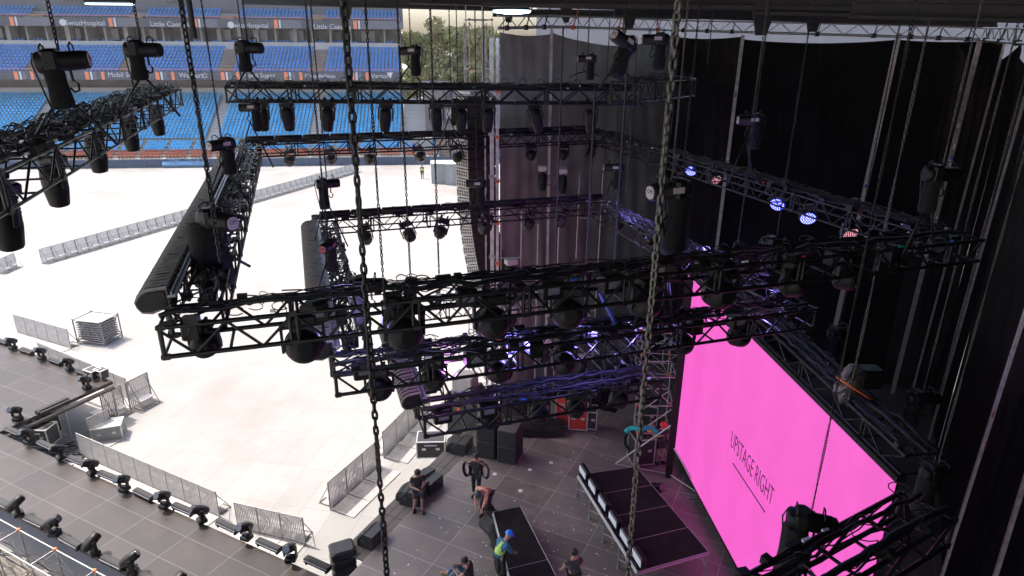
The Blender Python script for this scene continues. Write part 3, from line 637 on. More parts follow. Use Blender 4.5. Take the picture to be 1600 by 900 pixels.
# near truss of the largest frame: big round heads
for i, (x, s) in enumerate(((308, .72), (468, 1.0), (630, 1.05), (768, 1.0), (888, 1.02), (1010, 1.0), (1126, 1.05), (1232, .9), (1318, .95))):
    k = (x - 246) / 1299; kk = k * 2655 / (3950 - k * 1299 + 0) * 1.0 if False else None
    v = ray(x, 480); # meet the truss centre line in plan
    c0 = F1 + TB * .45 * KS; # solve c0.xy + TA.xy*s = v.xy*t
    det = TA.x * -v.y - -v.x * TA.y; s_ = ((-c0.x) * -v.y - -v.x * (-c0.y)) / det; p = c0 + TA * s_ + UP * (-.12 * KS)
    P_drum.put(p, (R_(rr.uniform(-10, 10)), 0, TAz + R_(rr.uniform(-15, 15))), f'big round wash light in the nearest long truss, {ORD[i]} from the left', 'round wash lights of the near trusses', 1.1 * s * KS)
for i, x in enumerate((590, 676, 778, 880, 1066, 1151)):
    v = ray(x, 560); c0 = F2 + TB * .45 * KS; det = TA.x * -v.y - -v.x * TA.y; s_ = ((-c0.x) * -v.y - -v.x * (-c0.y)) / det; p = c0 + TA * s_ + UP * (-.16 * KS)
    P_drum.put(p, (R_(rr.uniform(-12, 12)), 0, TAz + R_(rr.uniform(-15, 15))), f'round wash light in the near truss of the middle frame, {ORD[i]} from the left', 'round wash lights of the near trusses', .95 * KS)
for i, x in enumerate((765, 842, 898, 966)):
    v = ray(x, 650); c0 = F3 + TB * .45 * KS; det = TA.x * -v.y - -v.x * TA.y; s_ = ((-c0.x) * -v.y - -v.x * (-c0.y)) / det; p = c0 + TA * s_ + UP * (-.16 * KS)
    P_drum.put(p, (R_(rr.uniform(-12, 12)), 0, TAz + R_(rr.uniform(-15, 15))), f'round wash light in the near truss of the smallest frame, {ORD[i]} from the left', 'round wash lights of the near trusses', .85 * KS)
for i, x in enumerate((568, 632, 697, 766, 832, 884)):
    y = 352 - (x - 568) * .085; p = pz(x, y, F2.z - H1 + .14 * KS) + TB * .3 * KS
    P_box.put(p, (R_(rr.uniform(-10, 10)), R_(rr.uniform(-20, 20)), TAz + R_(rr.choice([-25, 0, 25]))), f'square wash light under the back truss of the middle frame, {ORD[i]} from the left', 'wash lights hung from the trusses', 1.2 * KS)
for i, (x, y, kind) in enumerate(((1076, 262, 1), (1118, 276, 0), (1206, 314, 1), (1260, 334, 1), (1328, 358, 0))):
    p = pz(x, y, F1.z - .75 * KS) + UP * .35 * KS
    (P_par_b if kind else P_par_p).put(p, (0, R_((-16, 0, -30, -8, 0)[i]), R_((-35, 25, -50, -20, 15)[i])), ('lit blue' if kind else 'pink dotted') + f' round LED light under the right truss, {ORD[i]} from the left', 'round LED lights on the right truss', 1.1 * KS)
for i, (x, y) in enumerate(((958, 358), (1012, 388))):
    P_drum.put(pz(x, y, F2.z - .8 * KS) + UP * .5 * KS, (R_(-30), 0, R_(120)), ('pale faced round light under the right truss of the middle frame', 'round light at the violet end of the right truss of the middle frame')[i], 'round wash lights of the near trusses', .8 * KS)

# linear strobe battens with ribbed hoods along the frames' left sides
def ribbed():
    t = thing('ribbed_batten', 'x', 'stage light'); Lb = 1.22
    prof = [(-.50, -.02), (-.52, .06), (-.46, .16), (-.34, .22), (-.06, .24), (-.04, -.04), (-.30, -.12), (-.44, -.10)]
    P = frame_m((0, 0, 0), (1, 0, 0), (0, 0, 1), (0, -1, 0)); mb = MB(); mb.prism(prof[::-1], -Lb, 0, P); mb.build('housing', 'black', t)
    big = [(-.28 + (x + .28) * 1.16, .06 + (z - .06) * 1.36) for x, z in prof]; mb = MB()
    for k in range(7): y = Lb * (k + .5) / 7; mb.prism(big[::-1], -(y + .012), -(y - .012), P)
    mb.build('rib', 'ribs', t)
    mb = MB(); mb.box((.05, Lb / 2, .14), (.14, Lb - .01, .05)); mb.box((.05, Lb / 2, .19), (.03, Lb - .02, .05)); mb.build('rail', 'greyrail', t)
    for y in (.25, .9): mb = MB(); mb.path([(.02, y, .2), (-.1, y + .02, .26), (-.3, y + .01, .27)], .012, 4); mb.build('cable', 'rubber', t)
    return t
P_rib = Proto(ribbed()); rb = -R_(0) + (math.atan2(TB.y, TB.x) - math.pi / 2)
for F, n, o0, zz, nm in ((F1, 13, .75, .12, 'largest'), (F2, 9, .8, .10, 'middle'), (F3, 4, .55, .10, 'smallest')):
    for k in range(n):
        P_rib.put(F + TB * (o0 + k * 1.25) * KS + UP * zz * KS + TA * .12 * KS, rb, f'ribbed black batten on the left side of the {nm} frame, {ORD[k]} from the front', 'ribbed battens along the frames', KS)
# pixel tubes on the back trusses
def tube_batten():
    t = thing('pixel_batten', 'x', 'stage light'); mb = MB(); mb.lathe([(.07, 0), (.11, .02), (.11, 1.18), (.07, 1.2)], 12, Matrix.Rotation(R_(90), 4, 'Y'), .3); mb.build('housing', 'black', t)
    mb = MB(); mb.box((.6, -.02, .115), (1.16, .06, .02)); mb.build('rail', 'fin', t)
    [MB().box((x, .02, -.14), (.05, .08, .12)).build('bracket', 'black2', t) for x in (.2, 1.0)]; return t
P_tube = Proto(tube_batten())
for F, B, n, nm in ((F1, B1, 14, 'largest'), (F2, B2, 10, 'middle')):
    for k in range(n): P_tube.put(F + TB * (B + .1) + TA * (.3 + k * 1.22) * KS + UP * .27 * KS, TAz, f'dark pixel tube on the back truss of the {nm} frame, {ORD[k]} from the left', 'pixel tubes on the back trusses', KS)
# boxes on the farthest truss
def psu():
    t = thing('power_supply', 'x', 'stage light'); mb = MB(); mb.bbox((0, 0, .1), (.34, .2, .18), .02); mb.build('housing', 'black', t); mb = MB(); mb.box((.12, -.105, .1), (.06, .012, .08)); mb.build('plate', 'tape_w', t)
    mb = MB(); mb.path([(-.12, 0, .18), (-.1, 0, .3), (.02, 0, .36), (.12, 0, .28), (.13, 0, .18)], .014, 5); mb.build('handle', 'rubber', t); return t
P_psu = Proto(psu())
for k in range(20):
    P_psu.put(K0a + (K0b - K0a) * ((k + .5) / 20) + Vector((0, .1 + rr.uniform(0, .3), .02)), rr.uniform(-.3, .3), f'small black power box on the farthest straight truss, {ORD[k]} from the left', 'power boxes on the farthest truss', KS)

def dimmer():
    t = thing('dimmer_pack', 'x', 'stage light'); mb = MB(); mb.bbox((0, 0, -.17), (.36, .26, .32), .02); mb.build('housing', 'black', t); mb = MB(); mb.box((0, -.134, -.17), (.2, .01, .12)); mb.build('panel', 'cable_pale', t)
    for s in (-1, 1): mb = MB(); mb.path([(s * .1, -.1, -.03), (s * .2, -.16, .05), (s * .3, -.05, .0), (s * .26, 0, -.2)], .012, 4); mb.build('cable', 'rubber', t)
    return t
P_dim = Proto(dimmer()); rq = random.Random(31)
for F, A_, B_, n1, n2, nm in ((F1, A1, B1, 12, 9, 'largest'), (F2, A2, B2, 9, 6, 'middle'), (F3, A3, B3, 5, 3, 'smallest')):
    for k in range(n1): P_dim.put(F + TA * (A_ * (k + rq.uniform(.3, .7)) / n1) + TB * (W1 * rq.uniform(.35, .65)) + UP * rq.uniform(-.02, .02), TAz + rq.choice([0, 0, 1.57]), f'small black pack inside the near truss of the {nm} frame, {ORD[k]} from the left', 'packs inside the trusses', rq.uniform(.8, 1.05))
    for k in range(n2): P_dim.put(F + TB * (W1 + B_ * (k + rq.uniform(.3, .7)) / n2 * .92) + TA * (W1 * rq.uniform(.35, .65)), rb + rq.choice([0, 1.57]), f'small black pack inside the left truss of the {nm} frame, {ORD[k]} from the front', 'packs inside the trusses', rq.uniform(.8, 1.05))

# ================================================================== CHAINS AND HOISTS
def chain(p_top, p_bot, L_, wr, label, m='chain', group='hanging chains', dbl=False):
    """one chain of interlocked links, hanging straight"""
    p_top, p_bot = Vector(p_top), Vector(p_bot); H = (p_top - p_bot).length; n = max(2, int(H / L_)); mb = MB(); ns, nr = (10, 5) if L_ > .05 else (8, 4)
    d = (p_top - p_bot) / H; hl = L_ * .62; hw = L_ * .36
    if abs(d.z) > .99: u1, u2 = Vector((1, 0, 0)), Vector((0, 1, 0))
    else: u1 = d.cross(UP).normalized(); u2 = d.cross(u1)
    link = []
    for i in range(ns):
        t = 2 * math.pi * i / ns; c, s = math.cos(t), math.sin(t)
        link.append((hw * .72 * c / max(.72, abs(c) ** .3), hl * s * .98, c, s))
    for k in range(n):
        c0 = p_bot + d * (L_ * (k + .5)); tw = k * .11; A, B = (u1, u2) if k % 2 else (u2, u1); ca, sa = math.cos(tw), math.sin(tw)
        A2_ = A * ca + B * sa; B2_ = B * ca - A * sa; vs = []
        for (x, y, c, s) in link:
            q = c0 + A2_ * x + d * y; n1 = (A2_ * c + d * s)
            for j in range(nr): a = 2 * math.pi * j / nr; vs.append(q + (n1 * math.cos(a) + B2_ * math.sin(a)) * wr - p_bot)
        mb.add(vs, [(i * nr + j, i * nr + (j + 1) % nr, ((i + 1) % ns) * nr + (j + 1) % nr, ((i + 1) % ns) * nr + j) for i in range(ns) for j in range(nr)], True)
    return tag(mb.build('chain', m, loc=p_bot), label, 'chain', group)
def chain_px(px, py, d, z0, z1, L_, wr, label, m='chain'):
    v = ray(px, py); p = O + v * (d / v.y); return chain((p.x, p.y, z1), (p.x, p.y, z0), L_, wr, label, m)
ZT = CZ + 1.6
chain_px(563, 350, 3.9, CZ - 4.1, ZT, .062, .0105, 'heaviest chain, running down the whole left centre of the view')
chain_px(1020, 450, 4.3, CZ - 4.9, ZT, .066, .0115, 'heavy bare steel chain right of the centre, full height', 'chain2')
chain_px(580, 150, 6.8, F1.z - .2, ZT, .042, .007, 'thin chain just right of the heaviest chain')
chain_px(300, 120, 5.7, F1.z + 1.4, ZT, .052, .009, 'dark chain dropping to the large motor on the left frame')
chain_px(1395, 300, 12.4, CZ - 7.3, ZT, .08, .0135, 'long steel chain crossing the right part of the nearest truss', 'chain2')
chain_px(680, 250, 14, CZ - 6.0, ZT, .07, .011, 'thin chain hanging over the white floor, centre left')
chain_px(1088, 60, 17, F1.z, ZT, .09, .012, 'thin chain left of the pale post')
chain_px(1580, 200, 13.5, CZ - 7.6, ZT, .075, .012, 'chain hanging before the right side curtain', 'chain2')
# plain drop cables
def drop(px, py0, py1, d, r, label):
    a, b_ = py_(px, py0, d), None; v = ray(px, py1); z = CZ + v.z * (math.hypot(a.x, a.y) / math.hypot(v.x, v.y)); mb = MB(); mb.tube((0, 0, 0), (0, 0, a.z - z), r, 5)
    tag(mb.build('drop_cable', 'rubber', loc=(a.x, a.y, z)), label, 'cable', 'thin drop cables')
for i, (x, y0, y1, d, r) in enumerate(((712, -20, 135, 27, .02), (755, -20, 200, 24, .018), (787, -10, 120, 27, .015), (293, -10, 60, 5, .02), (880, 40, 430, 17, .022), (953, 30, 200, 22, .016), (930, 140, 460, 15, .026), (983, 60, 450, 15, .024), (996, 60, 300, 18, .016), (1060, 80, 210, 22, .016), (905, 0, 140, 26, .016), (1115, 10, 100, 20, .016))):
    drop(x, y0, y1, d, r, f'thin black drop cable, {ORD[i]} of the set, hanging {"left" if x < 800 else "right"} of the centre')
def hoist(plate):
    """electric chain hoist hung body-up: motor, end caps, plate, handles, chain bag, hook"""
    t = thing('chain_hoist', 'x', 'hoist')
    mb = MB(); mb.lathe([(.10, -.30), (.125, -.27), (.125, .05), (.14, .06), (.14, .26), (.11, .29)], 16, Matrix.Rotation(R_(90), 4, 'Y'), .35); mb.bbox((.10, 0, .02), (.2, .30, .30), .04); mb.build('motor', 'black', t)
    mb = MB(); mb.lathe([(.10, -.335), (.118, -.32), (.118, -.29)], 16, Matrix.Rotation(R_(90), 4, 'Y'), .3); e = mb.build('end_cap', 'black2', t)
    mb = MB(); mb.lathe([(.088, -.345), (.088, -.336)], 16, Matrix.Rotation(R_(90), 4, 'Y'), .25); mb.build('plate', plate, e)
    text('CM', .075, 'ink', e, frame_m((-.349, 0, .015), (0, -1, 0), (0, 0, 1)), 'lettering', .001)
    mb = MB(); mb.box((.02, -.153, .03), (.18, .012, .08)); mb.build('side_plate', plate, t)
    for x in (-.16, .18): mb = MB(); mb.path([(x, -.1, .1), (x, -.11, .19), (x, 0, .23), (x, .11, .19), (x, .1, .1)], .012, 5); mb.build('handle', 'rubber', t)
    mb = MB(); prof = [(.13, -.02), (.155, -.1), (.15, -.5), (.175, -.95), (.15, -1.08), (.05, -1.1)]; mb.lathe(prof, 10, Matrix.Translation((.14, .02, -.06)), .5); mb.build('chain_bag', 'bag', t)
    mb = MB(); mb.tube((-.08, 0, -.12), (-.08, 0, -.26), .018); mb.path([(-.08, 0, -.24), (-.13, 0, -.3), (-.12, 0, -.38), (-.06, 0, -.4), (-.02, 0, -.34)], .016, 6); mb.build('hook', 'chain', t)
    mb = MB(); mb.path([(.24, .05, .05), (.3, .0, .12), (.34, .0, .0), (.3, .02, -.3), (.24, .04, -.7)], .012, 5); mb.build('cable', 'rubber', t)
    return t
PH = {'plate': Proto(hoist('plate')), 'platered': Proto(hoist('platered')), 'black2': Proto(hoist('black2'))}
def put_hoist(px, py, z, rot, label, kind='plate', sc=1., ch=True, sling=None, L_=.055, m='chain', d=None, tilt=0, bag=(.85, .6)):
    p = pz(px, py, z) if d is None else py_(px, py, d)
    h_ = PH[kind].put(p, (0, R_(tilt), R_(rot)), label, 'chain hoists of the rig', sc)
    for c in COL.objects:
        if c.parent == h_ and c.name.startswith('chain_bag'): c.scale = (bag[0], bag[0], bag[1])
    if ch: chain((p.x, p.y, ZT), (p.x, p.y, p.z + .15 * sc), L_, L_ * .16, 'chain above the ' + label, m)
    if sling:      # spreading slings from the hook down to the truss chords
        q = p + Vector((-.08, 0, -.42)) * sc
        for i, (dx, dy) in enumerate(((-.45, -.1), (.45, .1))):
            mb = MB(); e = Vector((TA.x * dx + TB.x * dy, TA.y * dx + TB.y * dy, -(q.z - sling))); mb.path([(0, 0, 0), e * .5 + Vector((0, 0, .02)), e], .022 * sc, 5)
            tag(mb.build('sling', 'rubber', loc=q), ('left' if i == 0 else 'right') + ' sling of ' + label, 'sling', 'slings at the hoists')
    return p
z1_, z2_ = F1.z, F2.z
put_hoist(95, 96, 0, 200, 'hoist with dangling bag over the upper left truss', 'plate', 1.15 * KS, d=10.6 * KS, sling=Z0, tilt=4, bag=(.8, .52))
put_hoist(222, 78, 0, 180, 'hoist hooded in black cloth over the upper left truss', 'black2', 1.2 * KS, d=15 * KS, sling=Z0, bag=(.8, .45))
put_hoist(388, 75, 0, 170, 'hooded hoist above the left end of the farthest truss', 'black2', 1.2 * KS, d=19 * KS, sling=Z0, bag=(.8, .45))
put_hoist(642, 80, 0, 0, 'pale plated hoist above the middle of the farthest truss', 'plate', 1.25 * KS, d=25.5 * KS, sling=Z0)
put_hoist(392, 168, 0, 10, 'hoist over the back left corner of the largest frame', 'plate', 1.2 * KS, d=24 * KS, sling=z1_)
put_hoist(347, 226, 0, 60, 'hoist with oval plate at the back of the left truss', 'plate', 1.2 * KS, d=18 * KS, sling=z1_)
put_hoist(338, 344, 0, 150, 'largest hoist on the left truss, bag hanging full', 'plate', 1.45 * KS, d=12.6 * KS, sling=z1_, L_=.06 * KS, bag=(1.5, .85))
put_hoist(511, 287, 0, 205, 'hoist above the left back corner of the middle frame', 'plate', 1.2 * KS, d=21.5 * KS, sling=z2_)
put_hoist(705, 162, 0, 10, 'hoist over the middle of the back truss of the largest frame', 'plate', 1.25 * KS, d=27.5 * KS, sling=z1_)
put_hoist(745, 287, 0, 0, 'hoist before the loudspeaker array', 'plate', 1.2 * KS, d=24.5 * KS, sling=z2_)
put_hoist(513, 384, 0, 80, 'red plated hoist on the left truss of the middle frame', 'platered', 1.0 * KS, d=15.5 * KS, sling=z2_)
put_hoist(572, 446, 0, 185, 'long cased hoist behind the nearest truss, left part', 'black2', 1.25 * KS, d=13.2 * KS, sling=None)
put_hoist(642, 446, 0, 90, 'small rounded hoist behind the nearest truss', 'black2', 1.0 * KS, d=14.5 * KS)
put_hoist(918, 92, 0, 0, 'small white plated hoist before the grey curtain', 'plate', 1.0 * KS, d=24 * KS, sling=CZ - 1.1 * KS)
put_hoist(975, 66, 0, 40, 'tilted hoist with bright oval plate under the roof', 'plate', 1.35 * KS, d=19 * KS, tilt=25, sling=CZ - 1.1 * KS)
put_hoist(1025, 62, 0, 0, 'hoist right of the tilted one under the roof', 'plate', 1.25 * KS, d=21 * KS)
put_hoist(960, 262, 0, 0, 'hoist among the ladders before the grey curtain', 'plate', 1.2 * KS, d=25 * KS, sling=z2_)
put_hoist(1175, 188, 0, 0, 'hoist above the middle of the right truss', 'plate', 1.35 * KS, d=22 * KS, sling=z1_, m='chain2')
put_hoist(1048, 298, 0, 25, 'big hoist with white rating plate right of centre', 'plate', 1.7 * KS, d=15 * KS, sling=z2_ + .15, L_=.065 * KS, m='chain2', bag=(1.1, .8))
put_hoist(1212, 382, 0, 150, 'hoist lying behind the nearest truss, right part', 'black2', 1.3 * KS, d=17.5 * KS)
put_hoist(1152, 388, 0, 60, 'small hoist half hidden behind the nearest truss', 'black2', .95 * KS, d=19 * KS)
put_hoist(1470, 272, 0, 180, 'hoist with white plate over the right corner of the nearest truss', 'plate', 1.25 * KS, d=14.5 * KS, sling=z1_, m='chain2')
put_hoist(1310, 520, 0, 200, 'bronze shiny hoist above the screen truss', 'black2', 1.1, d=16, sling=CZ - 7.3)
put_hoist(1265, 815, 0, 160, 'hoist silhouetted against the magenta screen', 'black2', 1.15, d=8.3, L_=.05, bag=(1.1, 1.0))
put_hoist(1462, 738, 0, 190, 'dark hoist by the near top corner of the screen', 'black2', .85, d=9.3, L_=.05, m='chain2', bag=(1.1, .8))
put_hoist(1440, 622, 0, 180, 'dark hoist hanging before the right side curtain', 'black2', 1.1, d=12.5, m='chain2')
# plastic wrapped hoist with the orange strap
p = py_(1325, 600, 12.6); t = thing('wrapped_hoist', 'hoist wrapped in crumpled plastic with an orange strap', 'hoist', p)
mb = MB(); r5 = random.Random(4); vs = []; n_ = 14
for k in range(8):
    for i in range(n_):
        a = 6.283 * i / n_ + .3 * k; q = k / 7; rad = .17 * math.sin(math.pi * (.12 + .8 * q)) * r5.uniform(.75, 1.25); vs.append((rad * math.cos(a) * 1.5, rad * math.sin(a), (q - .5) * .95))
mb.add(vs, [(k * n_ + i, k * n_ + (i + 1) % n_, (k + 1) * n_ + (i + 1) % n_, (k + 1) * n_ + i) for k in range(7) for i in range(n_)] + [list(range(n_ - 1, -1, -1)), list(range(7 * n_, 8 * n_))]); mb.build('wrap', 'plastic', t)
mb = MB(); mb.path([(-.42, -.25, .3), (-.1, -.42, .12), (.25, -.42, -.1), (.5, -.25, -.25)], .02, 6); mb.build('strap', 'tape_o', t)
mb = MB(); mb.bbox((.5, .15, .1), (.5, .4, .45), .05); mb.build('motor', 'black', t)

# ================================================================== THRUST FLOOR LIGHTS
def floor_head():
    t = thing('moving_head', 'x', 'stage light')
    mb = MB(); mb.bbox((0, 0, .08), (.40, .34, .16), .03); mb.build('base', 'black', t)
    mb = MB(); mb.box((0, 0, .19), (.30, .14, .06)); [mb.bbox((s * .21, 0, .40), (.05, .15, .44), .02) for s in (-1, 1)]; mb.build('yoke', 'black', t)
    hm = Matrix.Translation((0, 0, .55)) @ Matrix.Rotation(R_(58), 4, 'X'); mb = MB(); mb.lathe([(.10, .34), (.155, .31), (.165, .1), (.17, -.12), (.13, -.3), (.10, -.33)], 14, hm, .5); h = mb.build('head', 'black2', t)
    mb = MB(); mb.lathe([(.125, .341), (.12, .352)], 14, hm); mb.build('lens', 'lens', h); return t
def floor_bar():
    t = thing('floor_batten', 'x', 'stage light'); mb = MB(); mb.bbox((0, 0, .13), (1.0, .24, .16), .03); mb.build('housing', 'black', t)
    mb = MB(); mb.box((0, 0, .213), (.94, .14, .012)); mb.build('lens', 'black2', t)
    mb = MB(); mb.box((0, -.124, .16), (.92, .012, .022)); mb.build('trim', 'greyrail', t)
    [MB().box((x, 0, .03), (.06, .22, .06)).build('foot', 'black2', t) for x in (-.4, .4)]; return t
P_fh = Proto(floor_head()); P_fb = Proto(floor_bar())
edgeang = math.atan2(EX.y, EX.x)
def row(heads, bars, where, hz=DK, rz=edgeang, flip=0):
    for i, (x, y) in enumerate(heads): P_fh.put(pz(x, y, hz), (0, 0, rz + flip + rr.uniform(-.5, .5)), f'black moving head standing on {where}, {ORD[i]} from the left', 'floor lights on the thrust', .88)
    for i, (x, y) in enumerate(bars): P_fb.put(pz(x, y, hz), (0, 0, rz + rr.uniform(-.04, .04)), f'black floor batten on {where}, {ORD[i]} from the left', 'floor lights on the thrust')
row([(46, 692), (96, 717), (145, 741), (195, 766), (258, 792), (316, 815), (386, 842), (455, 875)], [(22, 678), (73, 700), (121, 724), (170, 748), (226, 777), (288, 800), (357, 827), (421, 857), (497, 886)], 'the inner edge of the walkway')
row([(29, 805), (86, 835), (147, 866), (207, 893), (280, 930)], [(3, 790), (57, 820), (112, 852), (178, 884), (238, 912)], 'the near edge of the walkway', flip=2.6)
row([(21, 545), (66, 561), (109, 578), (136, 607), (28, 656)], [(5, 537), (43, 552), (88, 568), (132, 586)], 'the far wing of the walkway')
P_fb.put(pz(84, 640, DK), (0, 0, math.atan2(EY.y, EY.x)), 'large black floor batten on the right edge of the far wing', 'floor lights on the thrust', 1.35)

# ================================================================== FLIGHT CASES AND BOXES
def case(sx, sy, sz, body='case', name='flight_case', top=None, wheels=True, mark=None):
    t = thing(name, 'x', 'flight case'); mb = MB(); z0 = .12 if wheels else .0; mb.box((0, 0, z0 + sz / 2), (sx, sy, sz)); mb.build('body', body, t)
    if top: mb = MB(); mb.box((0, 0, z0 + sz + .006), (sx - .06, sy - .06, .012)); mb.build('lid', top, t)
    mb = MB(); e = .022
    for a in (-1, 1):
        for b2 in (-1, 1):
            mb.box((a * sx / 2, b2 * sy / 2, z0 + sz / 2), (e * 2, e * 2, sz + .03)); mb.box((0, a * sy / 2, z0 + sz / 2 + b2 * sz / 2), (sx, e * 1.9, e * 1.9)); mb.box((a * sx / 2, 0, z0 + sz / 2 + b2 * sz / 2), (e * 1.8, sy, e * 1.8))
    mb.build('edging', 'caseedge', t)
    if wheels: [MB().lathe([(.05, -.02), (.05, .02)], 10, Matrix.Translation((a * (sx / 2 - .1), b2 * (sy / 2 - .1), .05)) @ Matrix.Rotation(R_(90), 4, 'Y')).build('castor', 'rubber', t) for a in (-1, 1) for b2 in (-1, 1)]
    [MB().box((x, s * (sy / 2 + .008), z0 + sz * .55), (.16, .016, .1)).build('latch', 'caseedge', t) for x in (-sx * .25, sx * .25) for s in (-1, 1)]
    if mark:
        for s in (-1, 1): mb = MB(); mb.box((0, s * (sy / 2 + .004), z0 + sz * .78), (sx * .45, .008, sz * .08)); mb.build('marking', 'white', t)
    return t
def put(t, loc, rot, label, group=None):
    t.location = loc; t.rotation_euler = (0, 0, rot); t['label'] = label
    if group: t['group'] = group
    return t
ea = edgeang
put(case(1.0, .75, .85, mark=1), pz(76, 690, 0) + UP * .35, ea + .2, 'open framed black case standing beside the walkway wing')
put(case(.95, .7, .8, top='casetop', mark=1), pz(76, 712, 0) + UP * .6, ea + .4, 'black case with grey lid squeezed against the walkway notch')
put(case(.6, .5, .45, top='casetop', wheels=False), pz(147, 590, DK), ea, 'small grey lidded box on the tip of the far wing')
put(case(.5, .4, .45, wheels=False), pz(160, 590, DK), ea, 'small black box at the corner of the far wing')
put(case(1.15, .8, .75, top='casetop', mark=1), pz(676, 738, 0) + UP * .9, 0.05, 'silver edged case standing on the floor left of the deck edge')
put(case(.8, .7, 1.0, body='casered', mark=1), pz(883, 662, DK), R_(-8), 'left red flight case at the back of the stage')
put(case(.75, .7, .95, body='casered', mark=1), pz(903, 668, DK), R_(-8), 'right red flight case at the back of the stage')
put(case(.55, .6, .8), pz(921, 668, DK), R_(-8), 'small black case right of the red ones')
put(case(.9, .7, 1.0), pz(1010, 664, DK), R_(-20), 'black silver edged case under the scaffold tower')
# soft black stacked cases near the stage corner
t = thing('case_stack', 'stack of three black plastic cases beside the stage corner', 'flight case', pz(538, 893, 1.1), ea + .9)
t.scale = (.8, .8, .8)
for k in range(3): mb = MB(); mb.bbox((0, 0, .25 + .42 * k), (.95, .8, .40), .07); mb.build('case', 'casetop' if k == 2 else 'case', t)
mb = MB(); mb.bbox((0, 0, -.45), (.9, .75, .9), .04); mb.build('dolly', 'case', t)
# monitors beside the deck edge
def monitor(s=1.):
    t = thing('monitor_speaker', 'x', 'loudspeaker'); mb = MB(); P = frame_m((0, 0, 0), (0, 1, 0), (0, 0, 1), (1, 0, 0))
    mb.prism([(-.3 * s, 0), (.3 * s, 0), (.3 * s, .25 * s), (.0, .52 * s), (-.3 * s, .52 * s)], -.36 * s, .36 * s, P); mb.build('cabinet', 'case', t)
    mb = MB(); mb.add([(-.33 * s, .296 * s, .28 * s), (.33 * s, .296 * s, .28 * s), (.33 * s, .03 * s, .515 * s), (-.33 * s, .03 * s, .515 * s), (-.33 * s, .306 * s, .29 * s), (.33 * s, .306 * s, .29 * s), (.33 * s, .04 * s, .525 * s), (-.33 * s, .04 * s, .525 * s)], [(0, 1, 2, 3), (7, 6, 5, 4), (0, 4, 5, 1), (1, 5, 6, 2), (2, 6, 7, 3), (3, 7, 4, 0)]); mb.build('grille', 'subgrill', t)
    mb = MB(); [MB().path([(s2 * .37 * s, -.1, .3 * s), (s2 * .41 * s, -.05, .3 * s), (s2 * .41 * s, .08, .3 * s), (s2 * .37 * s, .12, .3 * s)], .012, 5).build('handle', 'rubber', t) for s2 in (-1, 1)]; return t
P_mon = Proto(monitor())
for i, (x, y, z, r, s, lb) in enumerate(((722, 704, DK - .1, 1.2, 1.0, 'black wedge speaker on the plank walkway by the subwoofers'), (708, 700, DK - .1, 1.5, .8, 'small black speaker left of the far wedge speaker'),
        (648, 781, DK - .1, 1.2, 1.15, 'square black speaker left of the standing man with phone'), (634, 776, DK - .1, 1.3, .8, 'narrow black speaker at the left of its pair'), (672, 765, DK - .1, 1.0, 1.0, 'black speaker box behind the standing man with phone'),
        (662, 752, DK - .1, .9, .9, 'black speaker farthest behind the man with phone'), (582, 846, DK - .1, 1.1, 1.0, 'lone black speaker on the plank walkway near the corner'), (766, 826, DK, 2.2, .8, 'black speaker lying left of the front riser'), (790, 862, DK, 2.3, .8, 'black speaker in front of the worker with blue helmet'))):
    P_mon.put(pz(x, y, z), (0, 0, r), lb, 'black speakers by the deck', s * 1.05)
# subwoofer stacks
def sub(): 
    t = thing('subwoofer', 'x', 'loudspeaker'); mb = MB(); mb.bbox((0, 0, .36), (.72, .95, .72), .02); mb.build('cabinet', 'subtop', t)
    mb = MB(); mb.box((0, -.48, .36), (.66, .02, .66)); mb.build('grille', 'subgrill', t); mb = MB(); mb.box((.365, 0, .36), (.02, .9, .68)); mb.box((-.365, 0, .36), (.02, .9, .68)); mb.build('side_panel', 'subgrill', t); return t
P_sub = Proto(sub()); sa = R_(-18)
for i, (x, y, k, lb) in enumerate(((765, 706, 0, 'lower left subwoofer of the four at the stage edge'), (765, 706, 1, 'upper left subwoofer of the four at the stage edge'), (797, 714, 0, 'lower right subwoofer of the four at the stage edge'), (797, 714, 1, 'upper right subwoofer of the four at the stage edge'))):
    P_sub.put(pz(x, y, DK) + UP * (.725 * k), (0, 0, sa), lb, 'subwoofers at the stage edge')
# big grey loudspeaker box on a stack by the deck's back left, and a tarp
t = thing('loudspeaker_box', 'large grey loudspeaker box with yellow sticker, far left stage corner', 'loudspeaker', pz(735, 672, DK - .6), R_(-20))
mb = MB(); P = frame_m((0, 0, 0), (1, 0, 0), (0, 0, 1), (0, -1, 0)); mb.prism([(-.8, 0), (.6, 0), (.8, 1.4), (.3, 2.1), (-.8, 1.9)], -.6, .6, P); mb.build('cabinet', 'subtop', t)
mb = MB(); mb.box((-.3, -.605, 1.3), (.18, .01, .2)); mb.build('sticker', 'tape_o', t)
mb = MB(); mb.bbox((-.2, 0, 2.35), (.9, .8, .7), .04); mb.build('amplifier_rack', 'pagrill', t)
t = thing('covered_pile', 'black plastic sheet heaped over gear beside the subwoofers', 'tarp', pz(832, 672, DK))
mb = MB(); r6 = random.Random(2); nn = 16; vs = [(((i / nn) - .5) * 2.6, ((j / nn) - .5) * 1.2, (.75 * max(0, 1 - abs((j / nn) - .5) * 2) ** .5 * (1 - abs(i / nn - .5) * .8) + r6.uniform(-.05, .05)) + .03) for j in range(nn + 1) for i in range(nn + 1)]
mb.add(vs, [(j * (nn + 1) + i, j * (nn + 1) + i + 1, (j + 1) * (nn + 1) + i + 1, (j + 1) * (nn + 1) + i) for j in range(nn) for i in range(nn)], True); mb.build('sheet', 'bag', t)

